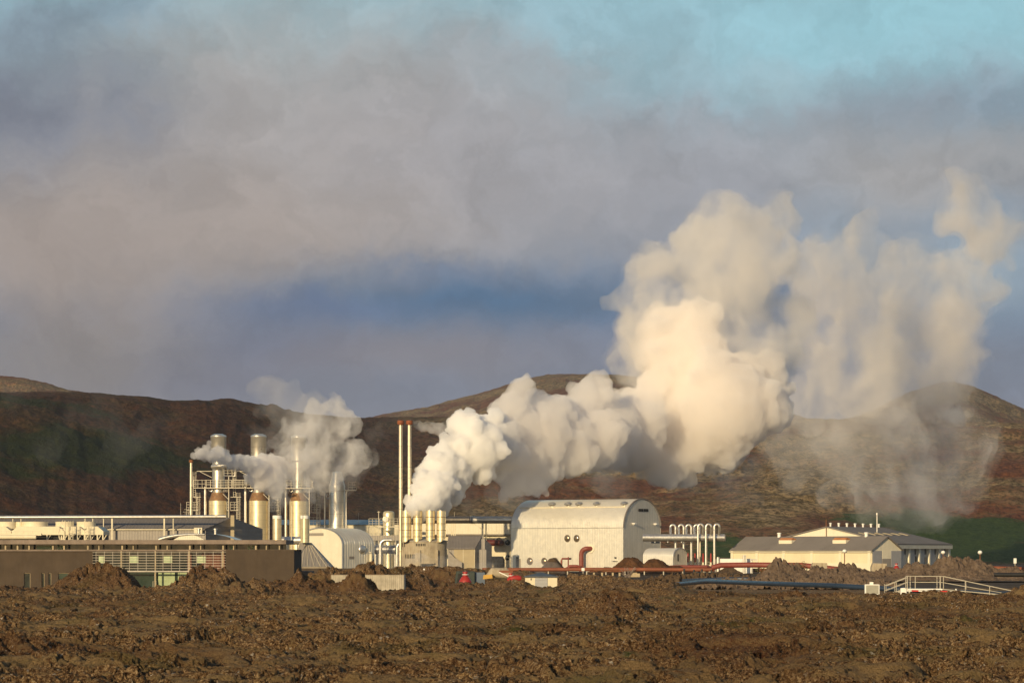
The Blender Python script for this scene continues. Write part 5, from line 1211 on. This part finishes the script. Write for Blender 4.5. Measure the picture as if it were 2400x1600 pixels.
# ---------------------------------------------------------------- container, red pipes, posts, spoil heaps
v = View(545); X, Z, s = v.x, v.z, v.s
t_ = thing('white_container', 'long low white container at the foot of the lower warehouse', 'container', (X(1722), 545, 0)); 
MB().box(X(1685)-X(1722), X(1762)-X(1722), 0, 3, 0, Z(1308.5)).build('body', M_white, t_, bevel=.05)
MB().box(X(1677)-X(1722), X(1685)-X(1722)-.02, .3, 2.7, 0, Z(1309.5)).build('end_cabin', M_greywallv, t_)
m = MB(); m.cyl((X(1683)-X(1722),-.1,0),(X(1683)-X(1722),-.1,Z(1305)),.3,seg=12); m.build('vent_pipe', M_steel, t_)
m = MB(); m.box(X(1760)-X(1722), X(1773)-X(1722), -.4, .3, Z(1312), Z(1309.5)); m.box(X(1763)-X(1722), X(1764)-X(1722), -.3, 0, 0, Z(1312)); m.build('loading_shelf', M_steel, t_)
for px in (1740.5, 1744.5):
    m = MB(); m.cyl((0,0,0),(0,0,Z(1300)),.15,seg=10); place(m.build('vent_post', M_steel), (X(px), 543, 0), ('left' if px < 1742 else 'right')+' of two short steel posts before the white container', 'post', group='steel posts by the container')
def ground_pipe(name, pts, r, mt_, label, seg=14, group=None, posts=()):
    """pts: (px, Y, z)"""
    P = [Vector(((px-1200)*Y/FPX, Y, z)) for px, Y, z in pts]; c_ = P[len(P)//2].copy(); c_.z = 0
    t_ = thing(name, label, 'pipe', c_, group=group)
    MB().tube([p-c_ for p in P], r, seg).build('pipe', mt_, t_)
    for px, Y, z in posts:
        p = Vector(((px-1200)*Y/FPX, Y, 0))-c_; MB().box(p.x-.1, p.x+.1, p.y-.1, p.y+.1, -.3, z).build('support', M_rail, t_)
    return t_
zz = lambda py, Y: EYE+(HZ-py)*Y/FPX
ground_pipe('red_pipeline', [(1440,566,.3),(1550,566,zz(1329,566)),(1600,566,zz(1327.5,566)),(1656,566,zz(1327.5,566)),(1664,567,zz(1330,566))], .36, M_redpipe, 'thick dark red pipe along the ground below the looped pipes')
ground_pipe('red_pipeline', [(1668,528,zz(1330,528)),(1690,528,zz(1324,528)),(1760,528,zz(1323,528)),(1880,526,zz(1324,526)),(2000,520,.6)], .5, M_redpipe, 'thick dark red pipe rising before the white container and warehouse')
ground_pipe('red_pipeline', [(1325,578,.5),(1336,578,zz(1326,578)),(1352,578,zz(1326,578)),(1362,577,zz(1329,578))], .3, M_redpipe, 'short dark red pipe end beside the thin red bend, before the big hall')
ground_pipe('rust_pipeline', [(1130,548,zz(1334.5,548)),(1250,548,zz(1334,548)),(1400,548,zz(1333.5,548)),(1560,548,zz(1334,548)),(1720,548,zz(1334.5,548)),(1800,548,zz(1336,548))], .36, M_orangepipe, 'long rust orange pipeline on the ground before the big hall', posts=[(px,548,.6) for px in range(1150,1790,45)])
t_ = thing('marker_sign', 'small white marker sign on a post at the rust orange pipeline', 'sign', (View(545).x(1366.5), 545, 0))
MB().box(-.06,.06,0,.1,0,1.0).build('post', M_rail, t_); MB().box(-.28,.28,-.04,.02,zz(1337,545),zz(1330,545)).build('board', M_white, t_)
for k, (px, z0, z1) in enumerate(((1603.5,1349,1333),(1626.5,1354,1335),(1645,1354,1333.5),(1667.5,1354,1335.5))):
    vv = View(400); m = MB(); m.cyl((0,0,-.5),(0,0,vv.z(z1)),.14,seg=10); m.cyl((0,0,vv.z(z1)),(0,0,vv.z(z1)+.04),.16,seg=10)
    place(m.build('black_post', M_black), (vv.x(px), 400, 0), ('first','second','third','last')[k]+' from the left of four black posts before the rust orange pipeline', 'post', group='black posts')
def heap(name, cx, Y, w_, d_, h, mt_, label, cat='spoil heap', seed=1, peaks=((0,0,1),), rough=.25, n=90, blocks=0, kind=None, group=None):
    u = np.linspace(-1, 1, n); gx_, gy_ = np.meshgrid(u*w_*1.15, u*d_*1.15)
    H = np.full(gx_.shape, -.6)
    for px_, wd, ph in peaks: H = np.maximum(H, h*ph*(1.1*np.exp(-(((gx_-px_*w_)/(w_*wd if wd else w_*.62))**2+(gy_/(d_*.62))**2))-.1))
    amp = rough*np.clip((H+.3)/max(h, .1), 0, 1)**.5
    H = H+amp*h*(fbm(gx_*.7+seed, gy_*.7, 5, seed)+.3*fbm(gx_*2.2, gy_*2.2, 3, seed+5, ridged=True)-.1)
    if blocks:
        f1, f2, iv = worley(gx_*blocks+seed, gy_*blocks*1.2, seed+3); g1, g2, iw = worley(gx_*blocks*2.1, gy_*blocks*2.3, seed+8)
        H = H+np.clip((H+.4)/h, 0, 1)*((iv-.3)*1.15*sstep(0,.28,f2-f1)+.45*(iw-.3)*sstep(0,.28,g2-g1)-.1)
    o = grid_object(name, gx_, gy_, H, mt_, smooth=not blocks); o.location = ((cx-1200)*Y/FPX, Y, 0)
    return tag(o, label, cat, group, kind)
heap('spoil_heap', 1505, 556, 8.6, 6, 3.0, M_dirt, 'largest red brown spoil heap with two humps, before the little barrel shed', seed=3, peaks=((-.25,.42,1),(.28,.4,.9),(.75,.35,.45)), rough=.2)
heap('spoil_heap', 1296, 556, 4.6, 4, 2.85, M_dirt2, 'small brown spoil heap in mist before the round windows of the big hall', seed=5, peaks=((0,.5,1),), rough=.15)
heap('spoil_heap', 1420, 558, 4.6, 3, 1.1, M_dirt2, 'lowest spoil heap, a flat brown ridge right of the red elbow pipe', seed=7)
heap('spoil_heap', 1708, 545, 3.2, 3, 1.2, M_dirt2, 'little grey brown spoil heap before the dark red pipe at right', seed=8)
heap('boulder_bank', 1915, 425, 8.4, 6, 2.5, M_boulder, 'bank of broken grey brown boulders before the lower warehouse', 'boulder bank', seed=11, peaks=((-.66,.3,1.05),(-.4,.35,.8),(.05,.45,.62),(.5,.4,.72),(.85,.3,.5)), rough=.2, blocks=.8, n=190)
heap('boulder_bank', 2245, 420, 10, 7, 2.9, M_boulder, 'higher bank of broken boulders at the right below the alone standing lamp', 'boulder bank', seed=13, peaks=((-.55,.4,.75),(-.1,.36,1.0),(.25,.38,.92),(.75,.4,.5)), rough=.2, blocks=.75, n=190)
heap('boulder_bank', 2060, 430, 9, 6, 1.7, M_boulder, 'low stretch of boulders between the two banks, below the large warehouse', 'boulder bank', seed=14, peaks=((-.5,.5,.8),(.2,.5,.8),(.7,.4,.9)), rough=.25, blocks=.85, n=170)
heap('gravel_bank', 1850, 330, 10, 8, .55, M_boulder, 'pale stony gravel slope between the black pipe and boulder bank', 'gravel', seed=15, peaks=((-.3,.6,1),(.4,.6,.9)), rough=.4, blocks=1.6, n=120)
heap('rubble_patch', 1640, 400, 6, 5, .5, M_dirt2, 'brown rubble patch around the black posts', 'rubble', seed=16, peaks=((-.2,.6,1),(.5,.5,.8)), rough=.4, blocks=1.4)
# concrete blocks and a crate in the boulders
v = View(440); X, Z, s = v.x, v.z, v.s
for px0, px1, py0, py1, lab in ((1902,1939,1331,1318,'long grey concrete block lying among the boulders below the lower warehouse'),(2043,2079,1338,1319,'pale concrete block beside the red vessel below the warehouse gable'),(2122,2150,1328,1322,'low flat concrete block before the large warehouse')):
    m = MB(); w_ = (px1-px0)*s/2; h0, h1 = Z(py0), Z(py1); m.prism([(-w_,-1),(-w_,h1*.75),(-w_*.8,h1),(w_,h1-.05),(w_,-1)], 0, 1.8); place(m.build('concrete_block', M_conc, bevel=.04), (X((px0+px1)/2), 440, 0), lab, 'concrete block', group='concrete blocks')
def red_vessel(px, Yd, ztop, rpx, label, tilt=0):
    vv = View(Yd); t_ = thing('red_vessel', label, 'vessel', (vv.x(px), Yd, 0), tilt, group='red domed vessels'); r = rpx*vv.s; zt_ = vv.z(ztop); hb = zt_-r*.75
    MB().lathe([(r*1.0,-.6),(r*1.0,hb*.55),(r*1.06,hb*.6),(r*.98,hb*.72),(r*.62,hb*.95),(r*.42,hb)], seg=32).build('body', M_redbright, t_)
    MB().lathe([(r*.42,hb-.03),(r*.44,hb+r*.18),(r*.5,hb+r*.2),(r*.5,hb+r*.34),(r*.38,hb+r*.36),(r*.36,zt_-.12),(r*.46,zt_-.1),(r*.46,zt_),(r*.1,zt_+.03)], seg=24).build('neck', M_redbright, t_)
    m = MB(); 
    m.ring((0,0,hb+r*.27), (0,0,1), r*.52, .04)
    m.build('white_band', M_white, t_); return t_
red_vessel(1090.5, 296, 1339, 14, 'red domed vessel with necked top, before the dark green container')
rv_ = red_vessel(1197, 300, 1343, 11, 'red domed vessel with side branch and leaning bar, left of the hip roofed hut')
vv = View(300); m = MB(); m.tube([(0,-.1,vv.z(1355)),(vv.x(1215)-vv.x(1197),-.1,vv.z(1354.5)),(vv.x(1222)-vv.x(1197),-.1,vv.z(1354.5))], [.3,.34,.2], 14); m.build('side_branch', M_redbright, rv_)
m = MB(); m.bar((-1.2,0,vv.z(1340)),(-.25,0,vv.z(1350)),.1); m.build('leaning_bar', M_white, rv_)
m = MB(); m.bar((-1.2,.3,vv.z(1339)),(.2,.4,vv.z(1338.5)),.35,.25); m.build('orange_beam', M_orangepipe, rv_)
red_vessel(2101, 445, 1319.5, 8, 'small red domed vessel among the boulders below the warehouse gable')
# dark green skip and debris
v = View(304); X, Z, s = v.x, v.z, v.s
t_ = thing('dark_skip', 'dark green open container half sunk behind the lava', 'container', (X(1098), 304, 0)); l = lambda px: X(px)-X(1098)
MB().prism([(l(1062),-.6),(l(1069),Z(1338)),(l(1113),Z(1338.5)),(l(1113),-.6)], 0, 2.4).build('body', M_darkgreen, t_, bevel=.04)
MB().prism([(l(1068),0),(l(1074),Z(1344)),(l(1083),Z(1342)),(l(1083),0)], -.04, -.005).build('opening', M_dark, t_)
MB().box(l(1113)+.02, l(1136), .4, 2.2, -.5, Z(1341)).build('side_bin', M_roofblue, t_)
m = MB(); m.prism([(-.5,0),(-.45,.42),(.45,.5),(.5,.1)], 0, .6); place(m.build('yellow_crate', mat('yellow_paint', (.55,.32,.05), .6)), (X(1143.5), 302, Z(1356)), 'small yellow orange crate right of the dark green container', 'crate')
m = MB(); m.tube([(-1.5,0,.2),(-.8,0,.75),(.6,0,.7),(1.3,0,.3)], [.2,.55,.6,.3], 14); place(m.build('tarp_bundle', M_conc), (X(1172), 303, Z(1358)), 'grey tarpaulin bundle left of the second red vessel', 'bundle')
# hip roofed hut
v = View(300); X, Z, s = v.x, v.z, v.s; L_ = (1306-1231)*s; zt_, ze = Z(1341.5), Z(1352)
t_ = thing('hip_roofed_hut', 'small cream hut with blue grey hipped roof and grey door', 'hut', (X(1268.5), 300, 0))
MB().box(-L_/2, L_/2, 0, 3.2, -.5, ze+.02).build('wall', M_cream, t_)
a, b = L_/2+.12, 3.5
MB().add([(-a,-.2,ze),(a,-.2,ze),(a,b,ze),(-a,b,ze),(-.15,1.6,zt_),(.15,1.6,zt_),(-a,-.2,ze+.1),(a,-.2,ze+.1),(a,b,ze+.1),(-a,b,ze+.1)], [(0,3,2,1),(6,7,5,4),(7,8,5),(8,9,4,5),(9,6,4),(0,1,7,6),(1,2,8,7),(2,3,9,8),(3,0,6,9)]).build('roof', M_hutroof, t_)
MB().box(-.65, .65, -.06, .02, -.3, ze-.06).build('door', M_shutter, t_)
MB().box(-1.1, -1.0, -.05, .02, ze-.3, ze-.1).build('vent', M_black, t_)
# stack of rusty beams and planks
v = View(500); X, Z, s = v.x, v.z, v.s; rnd = random.Random(5)
t_ = thing('beam_stack', 'untidy stack of rust brown beams on trestles before the big hall', 'beam stack', (X(1415), 500, 0))
for k in range(9):
    x0 = X(1378+rnd.uniform(0,30))-X(1415); x1 = X(1425+rnd.uniform(0,40))-X(1415); z = Z(1340.5-k*.8)
    MB().bar((x0, rnd.uniform(-.8,.8), z+rnd.uniform(-.05,.1)), (x1, rnd.uniform(-.8,.8), z+rnd.uniform(0,.2)), .22, .1).build('beam', M_rust if k % 3 else M_orangepipe, t_)
for px in (1392, 1411, 1436, 1452): MB().box(X(px)-X(1415)-.15, X(px)-X(1415)+.15, -.5, .5, -.2, Z(1341)).build('trestle', M_woodpost, t_)
m = MB(); m.box(-.7,.7,-.4,.4,-.3,Z(1343)); m.box(-.9,.2,-.3,.3,-.3,Z(1341)); place(m.build('timber_pallet', M_woodpost), (X(1490), 500, 0), 'pale timber pallet right of the rusty beam stack', 'pallet')
m = MB()
for k in range(26):
    a = rnd.uniform(0, 6.3); m.bar((rnd.uniform(-.5,.5),rnd.uniform(-.4,.4),-.2),(rnd.uniform(-1.2,1.6),rnd.uniform(-.6,.6),rnd.uniform(.5,1.6)),.06)
place(m.build('brushwood_pile', M_wood), (View(480).x(1470), 480, 0), 'tangled brushwood pile between the beam stack and spoil heap', 'brushwood')
# ---------------------------------------------------------------- pipelines and footbridge, front right
Yb = 246
def zb(py): return EYE+(HZ-py)*Yb/FPX
ground_pipe('black_pipeline', [(1560,300,.55),(1660,278,zz(1362,276)),(1800,262,zz(1367,262)),(1950,252,zz(1371.5,252)),(2100,248,zz(1380,248)),(2300,246,zz(1389,246)),(2460,246,zz(1392,246))], .215, M_bluepipe, 'long blue black pipeline crossing the lava under the footbridge', 18)
ground_pipe('black_pipeline', [(1600,345,.6),(1700,342,zz(1355.5,342)),(1755,341,zz(1356,341)),(1770,341,.3)], .2, M_bluepipe, 'shorter blue black pipe behind the long pipeline, left of the gravel slope', 16)
ground_pipe('black_pipeline', [(2330,380,zz(1346,380)),(2500,380,zz(1347,380))], .28, M_black, 'black pipe end cut off by the right edge below the boulders', 14)
ground_pipe('rust_pipeline', [(2322,520,zz(1332,520)),(2400,520,zz(1334,520)),(2520,520,zz(1336,520))], .5, M_orangepipe, 'rust orange pipeline cut off by the right edge of the photo', posts=[(2345,520,1.0),(2375,520,1.0),(2395,520,1.0)])
t_ = thing('marker_sign', 'small white sign box above the rust orange pipe at the right edge', 'sign', (View(515).x(2379), 515, 0)); MB().box(-.06,.06,0,.1,0,2.0).build('post', M_rail, t_); MB().box(-.25,.25,-.05,.05,2.0,2.9).build('board', M_white, t_)
v = View(Yb); X, Z, s = v.x, v.z, v.s
t_ = thing('footbridge', 'steel footbridge with stairs left and sloping handrailed ramp right, over the black pipe', 'footbridge', (X(2170), Yb, 0)); l = lambda px: X(px)-X(2170); dk = Z(1378.5)
MB().box(l(2125), l(2207), -.5, .5, dk-.1, dk).build('deck', M_white, t_)
MB().bar((l(2207),0,dk-.05),(l(2400),0,Z(1398)),1.0,.08).build('ramp', M_rail, t_)
m = MB()
for px in (2130, 2205): m.box(l(px)-.05, l(px)+.05, -.45, .45, -.6, dk-.1)
m.build('deck_leg', M_rail, t_)
m = MB()
for k in range(4): f = k/4; m.box(l(2083+f*42), l(2083+f*42)+.33, -.45, .45, Z(1392)+(dk-Z(1392))*f-.04, Z(1392)+(dk-Z(1392))*f)
m.build('stair_tread', M_rail, t_)
m = MB(); m.bar((l(2078),-.47,Z(1394)),(l(2126),-.47,dk),.05,.2); m.build('stair_stringer', M_rail, t_)
for y in (-.5, .5):
    m = MB(); h = Z(1349.5)-dk
    for px in (2143, 2202, 2209): m.bar((l(px if y < 0 else px-8 if px < 2200 else px-4),y,dk),(l(px if y < 0 else px-8 if px < 2200 else px-4),y,dk+h),.055)
    for f in (1, .52): m.bar((l(2143 if y < 0 else 2125),y,dk+h*f),(l(2206),y,dk+h*f),.05)
    m.bar((l(2209),y,dk+h),(l(2376),y,Z(1384.5)),.05); m.bar((l(2209),y,dk+h*.5),(l(2345),y,Z(1388)),.045)
    for px in (2260, 2266, 2317, 2322)[0 if y < 0 else 1::2]:
        zt1 = Z(1350.5+(px-2209)/(2376-2209)*34); m.bar((l(px),y,zt1-h),(l(px),y,zt1),.05)
    m.bar((l(2125),y,dk),(l(2125),y,dk+h),.06); m.bar((l(2125),y,dk+h*.9),(l(2075),y,Z(1372)),.045); m.bar((l(2125),y,dk+h*.5),(l(2075),y,Z(1383)),.04)
    for px, pz in ((2075,1392),(2099,1386)): m.bar((l(px),y,Z(pz)),(l(px),y,Z(pz-24 if px > 2080 else pz-24)),.045)
    m.build('handrail', M_rail, t_)
# notice cabinet and barrier
v = View(243); X, Z, s = v.x, v.z, v.s
t_ = thing('grey_cabinet', 'square grey panelled cabinet with white frame beside the footbridge stairs', 'cabinet', (X(2044.5), 243, 0)); w_ = 17*s
MB().box(-w_, w_, 0, .5, -.3, Z(1368.5)).build('frame', M_white, t_, bevel=.02)
MB().box(-w_*.86, w_*.86, -.02, .01, Z(1391), Z(1370.5)).build('grey_panel', mat('grey_mesh_panel', (.30,.29,.24), .7, var=.15, scale=3), t_)
m = MB(); m.box(-.2, .1, .1, .3, Z(1368.5), Z(1363)); m.build('top_box', M_white, t_)
v = View(236); X, Z, s = v.x, v.z, v.s
t_ = thing('barrier_arm', 'white barrier arm with red bands and post, before the footbridge', 'barrier', (X(2180), 236, 0)); l = lambda px: X(px)-X(2180)
MB().prism([(l(2111),-.4),(l(2111),Z(1377.5)),(l(2121),Z(1376.5)),(l(2125),Z(1380)),(l(2125),-.4)], 0, .3).build('post_box', M_white, t_, bevel=.02)
za, zc_ = Z(1383.5), Z(1385.5)
MB().bar((l(2125),.1,za),(l(2243),.1,zc_),.06,.09).build('arm', M_white, t_)
m = MB()
for a_ in ((2137,2153),(2203,2221)):
    f0, f1 = [(q_-2125)/118 for q_ in a_]; MB().bar((l(a_[0]),.1,za+(zc_-za)*f0),(l(a_[1]),.1,za+(zc_-za)*f1),.07,.1).build('red_band', M_red, t_)
m = MB(); m.box(l(2239), l(2242), 0, .12, -.3, Z(1379)); m.box(l(2236), l(2246), -.02, .03, Z(1386.5), Z(1384.5)); m.build('catch_post', M_white, t_)
# grey timber fence box on the left
v = View(268); X, Z, s = v.x, v.z, v.s
t_ = thing('plank_enclosure', 'enclosure of weathered grey upright planks rising out of the lava', 'fence', (X(862), 268, 0)); l = lambda px: X(px)-X(862)
MB().box(l(776), l(947), 0, .12, -.5, Z(1346.5)).build('plank_wall', M_plank, t_)
MB().box(l(947)-.12, l(947), .12, 4, -.5, Z(1346.5)).build('end_wall', M_plank, t_)
MB().box(l(776), l(776)+.12, .12, 4, -.5, Z(1346.5)).build('end_wall', M_plank, t_)
MB().box(l(775), l(947.5), -.04, .2, Z(1346.5), Z(1345.6)).build('cap_rail', M_wood, t_)
v = View(300); X, Z, s = v.x, v.z, v.s
m = MB(); m.box(0, X(728)-X(692), 0, 5, -.5, Z(1337.5)); place(m.build('timber_wall', M_wood, bevel=.03), (X(692.5), 300, 0), 'low brown timber wall joined to the right end of the dark brown building', 'wall')
m = MB(); m.box(0, X(1010)-X(690), 0, .5, -.5, zz(1331.5, 420)); o = m
v4 = View(420); m = MB(); m.box(v4.x(690)-v4.x(850), v4.x(1010)-v4.x(850), 0, .6, -.5, v4.z(1331)); place(m.build('retaining_wall', M_stucco), (v4.x(850), 420, 0), 'long low dark retaining wall in mist before the rounded cream building', 'wall')
m = MB(); m.cyl((0,0,.1),(0,-.2,.12),.09,seg=14); place(m.build('white_lamp', M_white), (View(300).x(994), 300, View(300).z(1336)), 'small white round lamp lying on the lava crest before the drum', 'lamp')
# leaves along the warehouse foot
def bush(px, Y, w_, h, label, n=220, seed=1):
    rnd = random.Random(seed); m = MB()
    for k in range(n):
        a = rnd.uniform(0, 6.28); q_ = rnd.random()**.5; x = w_*q_*math.cos(a); y = .6*q_*math.sin(a); z = h*rnd.random()*(1-.6*q_*q_)
        d_ = Vector((rnd.uniform(-1,1),rnd.uniform(-1,1),rnd.uniform(-.3,1))).normalized()*rnd.uniform(.12,.28); e_ = d_.orthogonal().normalized()*.09; c_ = Vector((x,y,z))
        m.add([c_-d_*.5, c_+e_, c_+d_*.5, c_-e_], [(0,1,2,3)])
    o = m.build('foliage', M_bush, T := thing('shrub', label, 'shrub', ((px-1200)*Y/FPX, Y, .3), group='green shrubs before the warehouse'), fix=False)
    k_ = MB()
    for j in range(6): k_.bar((rnd.uniform(-.2,.2),0,-.4),(rnd.uniform(-w_*.7,w_*.7),rnd.uniform(-.3,.3),h*rnd.uniform(.6,.9)),.04)
    k_.build('stem', M_rust, T)
bush(1862, 520, 2.0, 1.9, 'widest green shrub before the lower warehouse', 420, 2); bush(1884, 519, .7, 2.4, 'tall thin shrub with reddish top beside the widest one', 120, 3); bush(1785, 540, 1.2, 1.3, 'low shrub furthest left before the lower warehouse', 160, 4); bush(2003, 540, 1.3, .9, 'lowest shrub, near the gable corner of the lower warehouse', 160, 5)
m = MB(); m.tube([(0,0,-.2),(.1,0,.62)], .022, 8); place(m.build('white_marker_stake', M_white), ((2169-1200)*88/FPX, 88, .4), 'thin white stake leaning in the near lava at right', 'stake').rotation_euler = (0, R(-9), 0)
